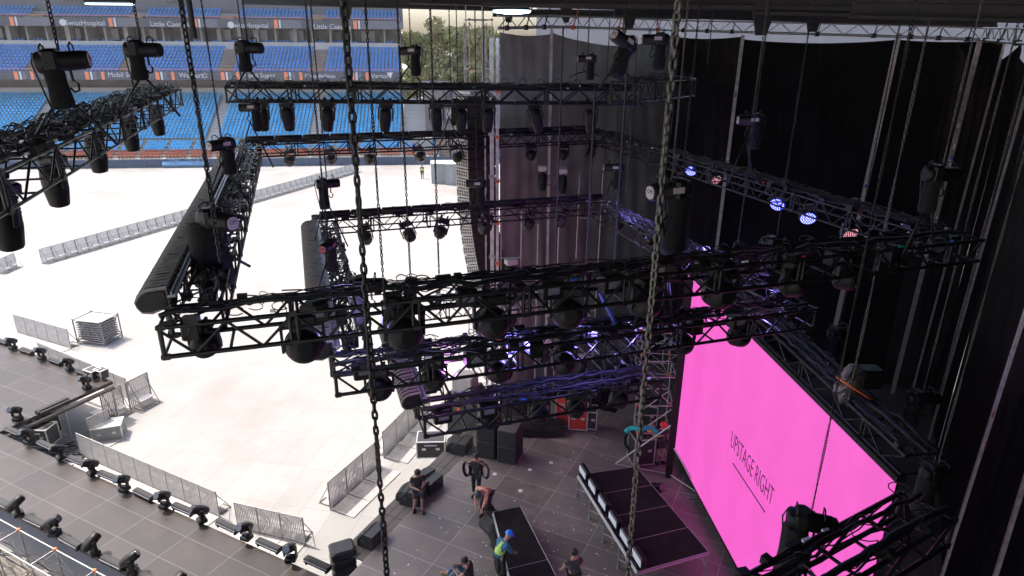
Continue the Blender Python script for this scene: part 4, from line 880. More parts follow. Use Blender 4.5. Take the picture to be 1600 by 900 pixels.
# ================================================================== RISERS
def riser(corners, z, label, lines, legs):
    """corners: plan points of the top, in order far-left, far-right, near-right, near-left"""
    c = [Vector((p.x, p.y, 0)) for p in corners]; t = thing('stage_riser', label, 'riser', (c[0].x, c[0].y, DK)); o = c[0]; c = [p - o for p in c]; n = lines
    for k in range(n):
        a, b2 = c[0] + (c[3] - c[0]) * (k / n), c[1] + (c[2] - c[1]) * (k / n); d_, e_ = c[0] + (c[3] - c[0]) * ((k + 1) / n), c[1] + (c[2] - c[1]) * ((k + 1) / n)
        g_ = (d_ - a).normalized() * .006; mb = MB(); mb.prism([(q.x, q.y) for q in (a + g_, d_ - g_, e_ - g_, b2 + g_)], z - .05, z); mb.build('panel', 'riser', t)
    mb = MB(); cc = c + [c[0]]
    for i in range(4): mb.tube(cc[i] + UP * (z - .09), cc[i + 1] + UP * (z - .09), .045, 6); mb.tube(cc[i] + UP * (z - .012), cc[i + 1] + UP * (z - .012), .018, 5)
    for k in range(1, n): a, b2 = c[0] + (c[3] - c[0]) * (k / n), c[1] + (c[2] - c[1]) * (k / n); mb.tube(a + UP * (z - .01), b2 + UP * (z - .01), .016, 5)
    mb.build('frame', 'alu', t)
    for k in range(legs + 1):
        for s, (p0, p1) in enumerate(((c[0], c[3]), (c[1], c[2]))):
            p = p0 + (p1 - p0) * (k / legs); mb = MB(); mb.tube(p, p + UP * (z - .1), .035, 8); mb.tube(p + UP * .35, p + (p1 - p0).normalized() * .8 * (1 if k < legs else -1) + UP * (z - .15), .022, 6); mb.lathe([(.07, 0), (.07, .02)], 10, Matrix.Translation(p)); mb.build('leg', 'alu', t)
    return t
zr = .95
rc = [pz(903, 742, DK + zr), pz(994, 729, DK + zr), pz(1107, 862, DK + zr), pz(996, 893, DK + zr)]
riser(rc, zr, 'long black riser of four panels beside the magenta screen', 4, 4)
rc2 = [pz(771, 800, DK + .55), pz(813, 791, DK + .55), pz(868, 898, DK + .55), pz(800, 915, DK + .55)]
rc2[2] = rc2[1] + (rc2[2] - rc2[1]) * 1.6; rc2[3] = rc2[0] + (rc2[3] - rc2[0]) * 1.6
riser(rc2, .55, 'black riser of two panels with workers at its left edge', 2, 2)
def blinder():
    t = thing('blinder_bar', 'x', 'stage light'); mb = MB(); mb.bbox((0, 0, .2), (.55, .16, .30), .03); mb.build('housing', 'black', t); mb = MB(); mb.box((0, -.085, .2), (.48, .012, .2)); mb.build('lens', 'led_w', t); mb = MB(); mb.box((0, 0, .025), (.3, .3, .05)); mb.build('foot', 'black2', t); return t
P_bl = Proto(blinder()); re_ = rc[3] - rc[0]; ra = math.atan2(re_.y, re_.x)
for k in range(6):
    p = rc[0] + re_ * (.04 + .18 * k) + (rc[1] - rc[0]).normalized() * .18
    P_bl.put(p, (0, 0, ra), f'white faced black light on the long riser, {ORD[k]} from the far end', 'lights along the riser edge', 1.15)
t = P_fh.put(pz(1022, 782, DK), (0, 0, .6), 'moving head standing on the deck right of the long riser', 'floor lights on the thrust', 1.0)
# black drape run heaped along the small riser
mb = MB(); r8 = random.Random(9); pts0 = [pz(x, y, DK + .2) for x, y in ((762, 790), (770, 820), (775, 850), (782, 880), (792, 905))]; o = pts0[0]
pts = []
for i in range(len(pts0) - 1):
    for k in range(5): pts.append(pts0[i].lerp(pts0[i + 1], k / 5) - o + Vector((r8.uniform(-.06, .06), r8.uniform(-.05, .05), r8.uniform(-.03, .08))))
mb.path(pts, .17, 9); mb.path([p + Vector((.12, 0, .08)) for p in pts[2:]], .10, 7); tag(mb.build('rolled_drape', 'bag', loc=o), 'black rolled drape heaped along the left side of the front riser', 'drape')

# ================================================================== SCAFFOLD TOWER, PA TOWER, LADDERS
def scaffold(o, dx, dy, nx, nz, lx, ly, lz, label, m='steel', r=.028, z0=0., name='scaffold_tower'):
    t = thing(name, label, 'scaffold', o); dx = Vector(dx).normalized(); dy = Vector(dy).normalized(); mb = MB()
    for i in range(nx + 1):
        for j in (0, 1): mb.tube(dx * (lx * i) + dy * (ly * j), dx * (lx * i) + dy * (ly * j) + UP * (lz * nz), r, 6)
    for k in range(nz + 1):
        for j in (0, 1): mb.tube(dy * (ly * j) + UP * (lz * k + .1), dx * (lx * nx) + dy * (ly * j) + UP * (lz * k + .1), r * .85, 6)
        for i in range(nx + 1): mb.tube(dx * (lx * i) + UP * (lz * k + .1), dx * (lx * i) + dy * ly + UP * (lz * k + .1), r * .85, 6)
    for k in range(nz):
        for i in range(nx):
            for j in (0, 1): a, b2 = (i, i + 1) if (k + i) % 2 else (i + 1, i); mb.tube(dx * (lx * a) + dy * (ly * j) + UP * (lz * k + .1), dx * (lx * b2) + dy * (ly * j) + UP * (lz * (k + 1)), r * .7, 5)
    mb.k = 1
    for i in range(nx + 1):
        for k in range(nz + 1): mb.box(dx * (lx * i) + UP * (lz * k + .1), (.09, .09, .1))
    mb.build('frame', [m, 'orange'], t); return t
scaffold(pz(992, 722, DK), (1, .0, 0), (.1, 1, 0), 1, 3, 1.25, 1.3, 1.2, 'silver scaffold tower with orange couplers left of the screen')
scaffold(pz(1003, 745, DK) + Vector((.3, 3.2, 2.6)), (1, -.15, 0), (0, 1, 0), 2, 2, 1.1, 1.0, .9, 'silver scaffold bridge higher up behind the screen edge')
t = thing('screen_stand', 'black mast with silver base frame at the left edge of the screen', 'stand', pz(1044, 744, DK)); mb = MB(); mb.box((0, 0, 3.9), (.22, .22, 7.8)); mb.build('mast', 'black2', t)
mb = MB(); mb.tube((0, 0, .1), (-1.9, .6, .1), .03); mb.tube((0, 0, .12), (.9, -1.2, .1), .03); mb.tube((-1.9, .6, .1), (-.1, 0, 2.2), .03); mb.tube((.9, -1.2, .1), (0, 0, 1.4), .03); [mb.tube((.9 + .18 * k, -1.2 - .1 * k, .03), (.2 + .18 * k, -1.0 - .25 * k, .03), .018) for k in range(4)]; mb.build('outrigger', 'steel', t)
# loudspeaker array
t = thing('line_array', 'tall curved column of stacked loudspeakers hanging at the stage side', 'loudspeaker'); p0 = py_(742, 150, 26); t.location = (p0.x, p0.y, p0.z)
yaw = Matrix.Rotation(R_(40), 4, 'Z'); pos = Vector((0, 0, 0)); ang = 0
for k in range(20):
    ang -= R_(.1 if k < 9 else 2.0); mtx = Matrix.Translation(pos) @ yaw @ Matrix.Rotation(ang, 4, 'X')
    mb = MB(); mb.bbox((0, 0, -.19), (1.35, .85, .365), .02, mtx); c = mb.build('cabinet', 'pabody', t)
    mb = MB(); mb.box((-.681, 0, -.19), (.012, .80, .34), mtx); pl = mb.build('rigging_plate', 'pagrill', c)
    mb = MB(); [mb.box((-.69, y, z), (.01, .08, .08), mtx) for y in (-.3, -.15, 0., .15, .3) for z in (-.12, -.24)]; mb.build('slot', 'black', pl)
    pos = pos + (yaw @ Matrix.Rotation(ang, 4, 'X')).to_3x3() @ Vector((0, 0, -.385))
mb = MB(); mb.bbox((0, 0, .15), (1.1, .9, .12), .02, yaw); [mb.tube((x, 0, .2), (x, 0, 3.2), .02) for x in (-.3, .3)]; mb.build('fly_frame', 'steel', t)
# bright posts of the tower behind it
for i, (x0, x1, d, wd, m) in enumerate(((768, 768, 23.4, .14, 'post'), (777, 776, 22.6, .10, 'post'), (757, 758, 25.0, .06, 'steel'))):
    a = py_(x0, 60, d); t = thing('tower_post', ('broad white tower post left of the grey scrim', 'slim white tower post against the scrim edge', 'thin steel tower post beside the loudspeaker column')[i], 'post', (a.x, a.y, 0)); mb = MB(); mb.box((0, 0, a.z / 2), (wd, wd, a.z)); mb.build('shaft', m, t)
    mb = MB(); [mb.box((0, 0, 1.5 * k + .7), (wd * 1.6, wd * 1.6, .1)) for k in range(11)]; mb.build('collar', 'orange' if i == 1 else 'steel', t)
a = py_(770, 90, 30); scaffold((a.x - 1.0, a.y, 0), (1, .3, 0), (-.3, 1, 0), 1, 9, 1.0, 1.0, 2.0, 'white scaffold tower with orange fittings between trees and scrim')
# ladder frames with small heads before the scrim
def small_head():
    t = thing('moving_head', 'x', 'stage light'); mb = MB(); mb.bbox((0, 0, -.1), (.34, .26, .16), .02); mb.build('base', 'plate', t)
    mb = MB(); yoke(mb, .32, .3, -.2, .03, .07); mb.build('yoke', 'black2', t); hm = Matrix.Translation((0, 0, -.42)) @ Matrix.Rotation(R_(12), 4, 'Y')
    mb = MB(); mb.lathe([(.1, .16), (.14, .12), (.14, -.2), (.09, -.4)], 12, hm, .4); mb.build('head', 'black2', t); return t
P_sm = Proto(small_head())
def ladder(x0, x1, y0, y1, d, rungs, label, heads=0):
    a = py_(x0, y0, d); b2 = py_(x1, y0 + 8, d); e = ray(x0, y1); zb = CZ + e.z * d / e.y; t = thing('lighting_ladder', label, 'ladder', (a.x, a.y, zb), 0, 'hanging light ladders'); wv = Vector((b2.x - a.x, b2.y - a.y, 0)); H = a.z - zb
    mb = MB(); mb.tube((0, 0, 0), (0, 0, H), .025, 6); mb.tube(wv, wv + UP * H, .025, 6); 
    for k in range(rungs): z = H * (k + .1) / rungs; mb.tube(UP * z, wv + UP * (z + .02), .022, 6)
    mb.build('frame', 'steel', t)
    for k in range(heads): P_sm.put(Vector((a.x, a.y, zb)) + wv * .5 + UP * (H * (k + .1) / rungs) + Vector((0, -.05, 0)), (0, 0, .2 * k), f'small head on the {label}, {ORD[k]} from the bottom', 'small heads on the ladders', 1.25)
ladder(783, 815, 330, 560, 22.6, 3, 'ladder farthest left before the grey scrim', 3)
ladder(841, 873, 350, 620, 23.2, 3, 'ladder over the first white post', 3)
ladder(906, 942, 270, 560, 25, 4, 'ladder right of the white post', 3)
for i, (x, y) in enumerate(((848, 258), (880, 262))):
    P_sm.put(py_(x, y, 25.0), (0, 0, R_(90)), ('left', 'right')[i] + ' small head on the silver ladder piece below the back truss', 'small heads on the ladders', 1.2)
a = py_(838, 290, 25.1); t = thing('ladder_piece', 'short silver ladder piece hung level before the scrim', 'ladder', a); mb = MB(); mb.tube((0, 0, 0), (1.1, .3, 0), .03); mb.tube((.1, .05, .36), (1.2, .35, .36), .03); [mb.tube((.1 + .3 * k, .03 + .09 * k, 0), (.2 + .3 * k, .08 + .09 * k, .36), .022) for k in range(4)]; mb.build('rail', 'alu', t)

# scaffold structure carrying the walkway at the lower left
sa0 = UV(-24.5, 8.55, 0); t = scaffold((sa0.x, sa0.y, 0), EX, -EY, 5, 1, 2.0, .75, 1.75, 'silver scaffold trestle with orange couplers under the near walkway edge')
mb = MB(); r9 = random.Random(11)
for k in range(9):
    pts = []; x = 0
    while x < 10.5: pts.append(EX * x + EY * (-.1 - .1 * k + r9.uniform(-.12, .12)) + UP * (1.3 - .12 * k + .15 * math.sin(x * 2 + k) + r9.uniform(-.08, .08))); x += r9.uniform(.3, .6)
    mb.path(pts, .02, 5)
tag(mb.build('cable_loom', 'rubber', loc=(sa0.x, sa0.y, 0)), 'black cables slung through the scaffold below the walkway', 'cables', 'cable looms on the trusses')
# legs of the wing edge and beams
t = thing('deck_trestle', 'steel legs and pale edge beam under the far wing of the walkway', 'trestle', UV(-29.2, 11.5, 0)); mb = MB(); 
mb.tube(UV(-29.12, 11.5, DK - .3) - t.location, UV(-29.12, 16.3, DK - .3) - t.location, .10, 6); mb.build('edge_beam', 'timber', t)
for v in (11.6, 14.0, 16.2):
    mb = MB(); p = UV(-29.15, v, 0) - t.location; mb.tube(p, p + UP * (DK - .2), .05, 8); mb.box(p + UP * .02, (.4, .4, .04)); mb.tube(p + UP * .3, UV(-29.15, v - 1.3, DK - .3) - t.location, .025, 6); mb.build('leg', 'steel', t)
mb = MB()
for k in range(8):
    c = UV(-28.3 + r9.uniform(-.6, .6), 13.2 + r9.uniform(-.8, .8), .03); R = r9.uniform(.3, .7); mb.path([c - UV(-28.3, 13.2, 0) + Vector((R * math.cos(a) * (1 + .1 * k), R * math.sin(a), .02 * k)) for a in [i * .5 for i in range(12)]], .022, 5)
tag(mb.build('cable_coil', 'rubber', loc=UV(-28.3, 13.2, 0)), 'black cable coils on the white floor under the wing', 'cables')

# ================================================================== CROWD BARRIERS
def barrier():
    """1 m crowd barrier: upright slotted panel, tread plate in front, step and braces behind"""
    t = thing('crowd_barrier', 'x', 'barrier'); H = 1.2
    mb = MB(); [mb.tube((s * .49, 0, 0), (s * .49, 0, H), .024, 6) for s in (-1, 1)]; mb.tube((-.49, 0, H), (.49, 0, H), .03, 6); mb.tube((-.49, 0, .04), (.49, 0, .04), .02, 6); mb.tube((-.49, 0, .62), (.49, 0, .62), .016, 6); mb.build('frame', 'barrier', t)
    mb = MB(); [mb.box((-.465 + .0775 * k, -.012, H / 2), (.056, .01, H - .08)) for k in range(13)]; mb.build('panel', 'barrierp', t)
    mb = MB(); mb.box((0, -.55, .02), (.98, 1.02, .03)); mb.build('tread_plate', 'barr_tread', t)
    mb = MB(); mb.box((0, .28, .34), (.62, .34, .025)); mb.build('step', 'barrierp', t)
    mb = MB(); [mb.tube((s * .36, .0, H - .08), (s * .36, .62, .03), .018, 5) for s in (-1, 1)]; [mb.tube((s * .36, 0, .03), (s * .36, .62, .03), .018, 5) for s in (-1, 1)]; mb.tube((-.4, .62, .03), (.4, .62, .03), .018, 5); mb.build('brace', 'barrier', t)
    return t
P_bar = Proto(barrier())
def brow(a, b_, side, desc, z=0., group='crowd barriers on the floor', n=None):
    A, B = pz(*a, z), pz(*b_, z); d = B - A; n = n or max(1, round(d.length / 1.02)); ang = math.atan2(d.y, d.x) + (0 if side > 0 else math.pi)
    for k in range(n): P_bar.put(A + d * ((k + .5) / n), (0, 0, ang), f'crowd barrier {desc}, {ORD[min(k, len(ORD) - 1)]} from left', group, d.length / n / 1.0 if .8 < d.length / n < 1.4 else None)
brow((0, 428), (27, 416), -1, 'in the short run at the left edge of the field')
brow((66, 412), (560, 268), -1, 'in the long run across the field')
brow((28, 520), (112, 545), 1, 'in the short run behind the walkway wing')
brow((66, 566), (203, 625), 1, 'in the run close behind the walkway wing')
brow((164, 655), (196, 638), -1, 'alone right of the wing')
brow((204, 640), (238, 622), -1, 'right of the lone one by the wing')
brow((127, 712), (344, 808), 1, 'in the run along the inner walkway edge')
brow((372, 825), (478, 850), 1, 'in the short run ending beside the walkway')
brow((516, 797), (592, 728), 1, 'in the near slanting run by the stage')
brow((600, 716), (672, 640), 1, 'in the far slanting run by the stage')
P_bar.put(pz(160, 683, 0), (0, 0, R_(60)), 'barrier set on end beside the wing, seen from its side', 'crowd barriers on the floor')
t = put(case(1.2, .8, .7, body='container', wheels=False), pz(172, 682, 0), R_(20), 'white box standing by the barrier gap')
# crate of folded barriers
t = thing('barrier_crate', 'cage crate packed with folded barriers alone on the white floor', 'crate', pz(157, 531, 0), R_(-12)); mb = MB()
for x in (-.95, .95):
    for y in (-.7, .7): mb.tube((x, y, 0), (x, y, 1.6), .04, 6)
for z in (.15, 1.5):
    for s in (-1, 1): mb.tube((-.95, s * .7, z), (.95, s * .7, z), .035, 6); mb.tube((s * .95, -.7, z), (s * .95, .7, z), .035, 6)
for s in (-1, 1): mb.tube((-.95, s * .7, .15), (0, s * .7, 1.5), .025); mb.tube((0, s * .7, .15), (.0, s * .7, 1.5), .02); mb.tube((.95, s * .7, .15), (0, s * .7, 1.5), .025); mb.tube((s * .95, -.7, .15), (s * .95, .7, 1.5), .025)
mb.build('cage', 'barrier', t); mb = MB(); [mb.box((0, 0, .25 + .15 * k), (1.75, 1.25, .06)) for k in range(9)]; mb.build('folded_barriers', 'barr_tread', t)

# ================================================================== STADIUM STAND
SE = Vector((.9935, .114, 0)); SN = Vector((-.114, .9935, 0)); SO = Vector((-17.3, 98.2, 0)); srot = math.atan2(SE.y, SE.x)
def SP(s, n_, z): return SO + SE * s + SN * n_ + UP * z
def s_of(px, py, n_=0):       # position along the stand of a pixel on the plane n_ metres behind its front
    v = ray(px, py); c = SO + SN * n_ - O; t = c.dot(SN) / v.dot(SN); q = O + v * t - SO; return q.dot(SE)
def z_of(px, py, n_): v = ray(px, py); c = SO + SN * n_ - O; t = c.dot(SN) / v.dot(SN); return CZ + v.z * t
SL = -95; SR = s_of(628, 180, 10)
st = thing('stadium_stand', 'blue seated stadium stand across the white field', 'stand', SO, srot)
def sbox(mb, s0, s1, n0, n1, z0, z1): mb.box(((s0 + s1) / 2, (n0 + n1) / 2, (z0 + z1) / 2), (s1 - s0, n1 - n0, z1 - z0))
SR2 = s_of(655, 250, 0) + 3
mb = MB(); k = SL
while k < SR2 + 14: sbox(mb, k, min(k + 3.1, SR2 + 14), -.3, -.15, .05, 1.15); k += 3.15
mb.build('perimeter_board', 'navyw', st)
# profile: (n0, z0, rows, row depth, row rise)
zf = 1.2
mb = MB()
for r in range(5): sbox(mb, SL, SR2, .1 + r * .85, .1 + (r + 1) * .85 + (.6 if r == 4 else 0), 0, zf + r * .32)
mb.build('lower_steps', 'conc', st)
zl0 = z_of(400, 219, 5.2); mb = MB(); sbox(mb, SL, SR2, 4.9, 5.2, 0, zl0 - .1); mb.build('parapet', 'aisle', st)
NR = 16; zl1 = z_of(400, 148, 16.6); rd = 11.2 / NR; rh = (zl1 - zl0) / NR; mb = MB()
for r in range(NR): sbox(mb, SL, SR, 5.25 + r * rd, 5.25 + (r + 1) * rd, 0, zl0 + r * rh)
mb.build('lower_tier', 'conc', st)
mb = MB(); sbox(mb, SL, SR, 16.5, 16.8, 0, z_of(400, 137, 16.5)); mb.build('back_wall', 'concw', st)
zs = z_of(400, 137, 16.5); zb_ = z_of(300, 125, 11); zt_ = z_of(300, 112, 11)
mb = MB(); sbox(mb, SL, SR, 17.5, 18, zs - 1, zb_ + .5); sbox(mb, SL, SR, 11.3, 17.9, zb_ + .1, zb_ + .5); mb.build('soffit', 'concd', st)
mb = MB(); sbox(mb, SL, SR + .4, 11.0, 11.25, zb_, zt_); f2 = mb.build('fascia', 'fascia', st)
NU = 8; zu1 = z_of(400, 72, 18); rdu = 6.6 / NU; rhu = (zu1 - zt_) / NU; mb = MB()
for r in range(NU): sbox(mb, SL, SR, 11.3 + r * rdu, 11.3 + (r + 1) * rdu, zt_ - .6, zt_ - .3 + r * rhu)
mb.build('upper_tier', 'conc', st)
zw1 = z_of(300, 65, 18.2); mb = MB(); sbox(mb, SL, SR, 18, 18.3, zt_, zw1); mb.build('box_wall', 'concw', st)
zb1 = z_of(300, 43, 16); zt1 = z_of(300, 29, 16)
mb = MB(); sbox(mb, SL, SR, 21, 21.3, zw1 - 1, zb1 + 1.5); sbox(mb, SL, SR, 16.3, 21, zb1 + .1, zb1 + .4); sbox(mb, SL, SR, 18.3, 21, zw1 - .6, zw1 - .5); mb.build('suite_back', 'dark', st)
s = SL; q = 0
while s < SR:
    mb = MB(); sbox(mb, s, s + (.25 if q % 3 else .6), 18.3, 20.5, zw1 - .5, zb1 + .1); mb.build('suite_pier', 'conc', st); s += 2.9; q += 1
mb = MB(); s = SL + 2; q = 0
while s < SR - 3:
    if q % 4 != 2: mb = MB(); sbox(mb, s, s + 2.2, 20.2, 20.3, zw1 + .2, zb1 - .2); mb.build('suite_screen', 'concw', st)
    s += 5.8; q += 1
mb = MB(); sbox(mb, SL, SR + .4, 16.0, 16.25, zb1, zt1); f1 = mb.build('fascia', 'fascia', st)
mb = MB()
for r in range(3): sbox(mb, SL, SR, 16.3 + r * .8, 16.3 + (r + 1) * .8, zt1 - .5, zt1 - .15 + r * .5)
mb.build('top_tier', 'conc', st)
mb = MB(); sbox(mb, SL, SR + .5, 18.8, 19.1, zt1, zt1 + 9); mb.build('top_cladding', 'grey', st)
for x in (112, 268, 545): mb = MB(); sbox(mb, s_of(x, 10, 20.5), s_of(x, 10, 20.5) + 3.2, 18.5, 18.8, zt1 + 2.3, zt1 + 7); mb.build('top_doorway', 'dark', st)
# aisles
def aisle_list(pxs, py, n_): return [s_of(x, py, n_) for x in pxs]
ai_low = aisle_list((45, 343, 497), 190, 10); ai_low = [ai_low[0] - (ai_low[1] - ai_low[0]) * 0.0, (ai_low[0] + ai_low[1]) / 2 - 0, ai_low[1], ai_low[2]]
ai_low = [s_of(58, 175, 10), s_of(343, 190, 10), s_of(497, 190, 10), s_of(-120, 190, 10)]
ai_up = aisle_list((-70, 58, 202, 357, 496), 90, 14); ai_top = aisle_list((60, 215, 357, 496), 22, 17)
for c in ai_low:
    mb = MB()
    for r in range(NR * 2): sbox(mb, c - .75, c + .75, 5.25 + r * rd / 2, 5.25 + r * rd / 2 + rd / 2, zl0 + r * rh / 2 - .5, zl0 + r * rh / 2 + .04)
    mb.build('lower_aisle', 'concw', st)
for c in ai_up:
    mb = MB()
    for r in range(NU * 2): sbox(mb, c - 1.0, c + 1.0, 11.3 + r * rdu / 2, 11.3 + (r + 1) * rdu / 2, zt_ - .9 + r * rhu / 2, zt_ - .26 + r * rhu / 2)
    mb.build('upper_aisle', 'aisle', st)
for c in ai_top: mb = MB(); sbox(mb, c - 1, c + 1, 16.26, 18.5, zt1 - .1, zt1 + .4); mb.build('top_aisle', 'aisle', st)
# rails in front of the tiers
mb = MB(); [mb.tube((SL, 11.05, z), (SR, 11.05, z), .04, 5) for z in (zt_ + .35,)]; mb.tube((SL, 16.05, zt1 + .3), (SR, 16.05, zt1 + .3), .04, 5); mb.build('handrail', 'orangep', st)
# fascia stripes and lettering
def stripes(fz0, fz1, n_, pxs, par, py):
    for m, o0, o1 in (('orangep', 0, .55), ('white', .75, 1.05), ('grey', 1.25, 1.6), ('orangep', 2.3, 2.75)):
        for x in pxs: mb = MB(); c = s_of(x, py, n_); sbox(mb, c + o0, c + o1, n_ - .012, n_, fz0 + .02, fz1 - .02); mb.build('stripe', m, par)
stripes(zb1, zt1, 16.0, (16, 170, 302, 428, 552), f1, 36)
for a, b2 in ((30, 78), (186, 214), (316, 340), (443, 470), (568, 630)): mb = MB(); sbox(mb, s_of(a, 36, 16), s_of(b2, 36, 16), 15.985, 16, zb1 + .05, zt1 - .05); mb.build('grey_panel', 'grey', f1)
stripes(zb_, zt_, 11.0, (22, 133, 243, 345, 444, 548), f2, 118)
def ftext(txt, px, py, n_, par, size):
    text(txt, size, 'white', par, frame_m((s_of(px, py, n_), n_ - .02, z_of(px, py, n_)), (1, 0, 0), (0, 0, 1)), 'lettering', .004)
for tx, px, py in (('SwissHospital', 133, 36), ('Little Caesars', 265, 38), ('SwissHospital', 390, 40), ('Little Caesars', 519, 42)): ftext(tx, px, py, 15.99, f1, 1.05)
for tx, px, py, sz in (('Mobil Super', 195, 117, 1.0), ('Walmart', 299, 118, 1.0), ('Mobil Super', 405, 118, 1.0), ('Copa Airlines', 500, 119, .85), ('Vector', 594, 119, 1.0)): ftext(tx, px, py, 10.99, f2, sz)
mb = MB()      # round marks beside the lettering
for px, py in ((109, 35), (371, 39)): c = s_of(px, py, 16) - 1.0; mb.lathe([(.5, -.01), (.5, .0)], 16, Matrix.Translation((c, 15.985, z_of(px, py, 16))) @ Matrix.Rotation(R_(90), 4, 'X'))
mb.build('emblem', 'white', f1); mb = MB(); c = s_of(320, 118, 11); zc = z_of(320, 118, 11)
for k in range(6): a = k * math.pi / 3 + math.pi / 6; mb.box((c + .32 * math.cos(a), 10.985, zc + .32 * math.sin(a)), (.28, .01, .09), rot=Matrix.Rotation(-a, 3, 'Y'))
c = s_of(609, 117, 11); mb.prism([(c - .5, zc + .5), (c + .5, zc + .55), (c + .1, zc - .4)], -10.99, -10.98, frame_m((0, 0, 0), (1, 0, 0), (0, 0, 1), (0, -1, 0))); mb.build('emblem', 'white', f2)
# tarp over the boards
mb = MB(); s0, s1 = s_of(252, 260, -1), s_of(322, 260, -1); nn = 20
vs = [(s0 + (s1 - s0) * i / nn, -.5 - .25 * math.sin(j * 1.2) + rnd.uniform(-.06, .06), .1 + 1.15 * j / 5 + rnd.uniform(-.05, .05)) for j in range(6) for i in range(nn + 1)]
mb.add(vs, [(j * (nn + 1) + i, j * (nn + 1) + i + 1, (j + 1) * (nn + 1) + i + 1, (j + 1) * (nn + 1) + i) for j in range(5) for i in range(nn)], True); o = mb.build('tarpaulin', 'bluetarp', loc=SO); o.rotation_euler = (0, 0, srot); tag(o, 'crumpled blue tarpaulin over the boards before the stand', 'tarp')
# seats
SEATV = [((0, 0, .42), (.46, .40, .07)), ((0, .2, .62), (.46, .07, .46))]
def seat_mesh(m):
    mb = MB(); mb.box((0, -.02, .40), (.44, .42, .07)); mb.box((0, .19, .62), (.44, .06, .44)); mb.box((0, .0, .2), (.08, .3, .36)); return mb.mesh('seat', M[m])
sm = {k: seat_mesh(k) for k in ('seatb', 'seatc', 'seato')}
front = []
def occupied(s, ais, hw): return any(abs(s - c) < hw for c in ais)
s = s_of(60, 245, 2); pitch = .5
while s < SR2 - 1:
    grp = int((s + 200) / 3.4); ph = (s + 200) % 3.4
    if ph > .45:
        for r in range(5): front.append((s, r))
    s += pitch
front = [f for f in front]; 
front.sort(key=lambda f: (f[1], abs(f[0] + 12)))
nm = {'seato': 'orange plastic seat in the two front rows of the stand', 'seatc': 'blue plastic seat in the low front block of the stand'}
for i, (s, r) in enumerate(front[:100]):
    k = 'seato' if r < 2 else 'seatc'; o = bpy.data.objects.new('seat', sm[k]); COL.objects.link(o); o.parent = st; o.location = (s, .1 + r * .85 + .45, zf + r * .32)
rest = MB(); FB = [(0, 2, 3, 1), (4, 5, 7, 6), (0, 1, 5, 4), (2, 6, 7, 3), (0, 4, 6, 2), (1, 3, 7, 5)]
def add_seat(mb, s, n_, z):
    mb.box((s, n_ - .02, z + .40), (.40, .40, .07)); mb.box((s, n_ + .19, z + .60), (.40, .06, .40))
lowm, upm, orr = MB(), MB(), MB()
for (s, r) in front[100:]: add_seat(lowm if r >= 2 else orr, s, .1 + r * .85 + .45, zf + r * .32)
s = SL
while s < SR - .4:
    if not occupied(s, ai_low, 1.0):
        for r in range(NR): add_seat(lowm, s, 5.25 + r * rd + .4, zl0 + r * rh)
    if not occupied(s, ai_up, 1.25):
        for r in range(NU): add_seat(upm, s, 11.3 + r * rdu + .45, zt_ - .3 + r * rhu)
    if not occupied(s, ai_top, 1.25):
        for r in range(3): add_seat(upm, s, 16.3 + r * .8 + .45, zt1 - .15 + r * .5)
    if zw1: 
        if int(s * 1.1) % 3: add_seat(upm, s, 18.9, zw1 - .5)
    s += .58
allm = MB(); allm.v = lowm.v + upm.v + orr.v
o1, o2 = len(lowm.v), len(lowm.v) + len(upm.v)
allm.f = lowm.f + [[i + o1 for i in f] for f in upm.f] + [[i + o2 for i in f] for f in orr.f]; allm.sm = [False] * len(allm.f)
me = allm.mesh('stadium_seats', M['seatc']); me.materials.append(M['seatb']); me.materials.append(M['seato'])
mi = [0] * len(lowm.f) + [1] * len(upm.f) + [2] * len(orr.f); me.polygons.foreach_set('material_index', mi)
o = bpy.data.objects.new('seats', me); COL.objects.link(o); o.parent = st; o['kind'] = 'stuff'

# stadium roof canopy over the upper tiers (its shade falls on them)
t = thing('stand_canopy', 'roof canopy over the upper tiers of the stand', 'roof', SP(-40, 18, zt1 + 9.2), srot); mb = MB(); mb.box((0, 4, 0), (130, 24, .5)); mb.build('slab', 'concw', t)

# right of the stand: steps, low pale building, containers, far cladding, trees
t = thing('side_steps', 'pale concrete steps rising at the right end of the stand', 'steps', SP(SR + 2.5, 5, 0), srot); mb = MB()
for r in range(14): mb.box((0, r * .75, .3 + r * .3), (4.4, .75, .6 + r * .6))
mb.build('flight', 'concw', t); mb = MB(); [mb.tube((x, 0, 1.2), (x, 10.5, 9.6), .05, 5) for x in (-2.2, 2.2)]; [mb.tube((x, r * 1.5, .6 + r * 1.2), (x, r * 1.5, 1.3 + r * 1.2), .04, 5) for x in (-2.2, 2.2) for r in range(8)]; mb.build('handrail', 'steel', t)
t = thing('low_building', 'low pale grey building behind the right end of the stand', 'building', (-4, 112, 0)); mb = MB(); mb.box((-1, 0, 4.6), (17, 8, 9.2)); mb.box((-1, 0, 9.4), (17.6, 8.6, .35)); mb.build('wall', 'grey', t)
mb = MB(); [mb.box((-6 + 3.2 * k, -4.03, 6.4), (1.6, .1, 1.4)) for k in range(4)]; mb.build('window', 'concw', t); mb = MB(); mb.bbox((2, -1, 10.2), (2, 1.5, 1.3), .1); mb.build('roof_unit', 'concd', t)
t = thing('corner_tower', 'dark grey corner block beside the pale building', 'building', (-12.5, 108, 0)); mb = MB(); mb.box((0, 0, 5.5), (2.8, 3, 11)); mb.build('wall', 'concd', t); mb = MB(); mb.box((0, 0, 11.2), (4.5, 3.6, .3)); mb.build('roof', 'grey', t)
t = thing('striped_ramp', 'brown stepped ramp wall right of the stand', 'ramp', SP(SR + 8, 3, 0), srot); mb = MB(); [mb.box((0, .6 * r, .25 + .22 * r), (4.5, .6, .5 + .44 * r)) for r in range(12)]; mb.build('flight', 'aisle', t)
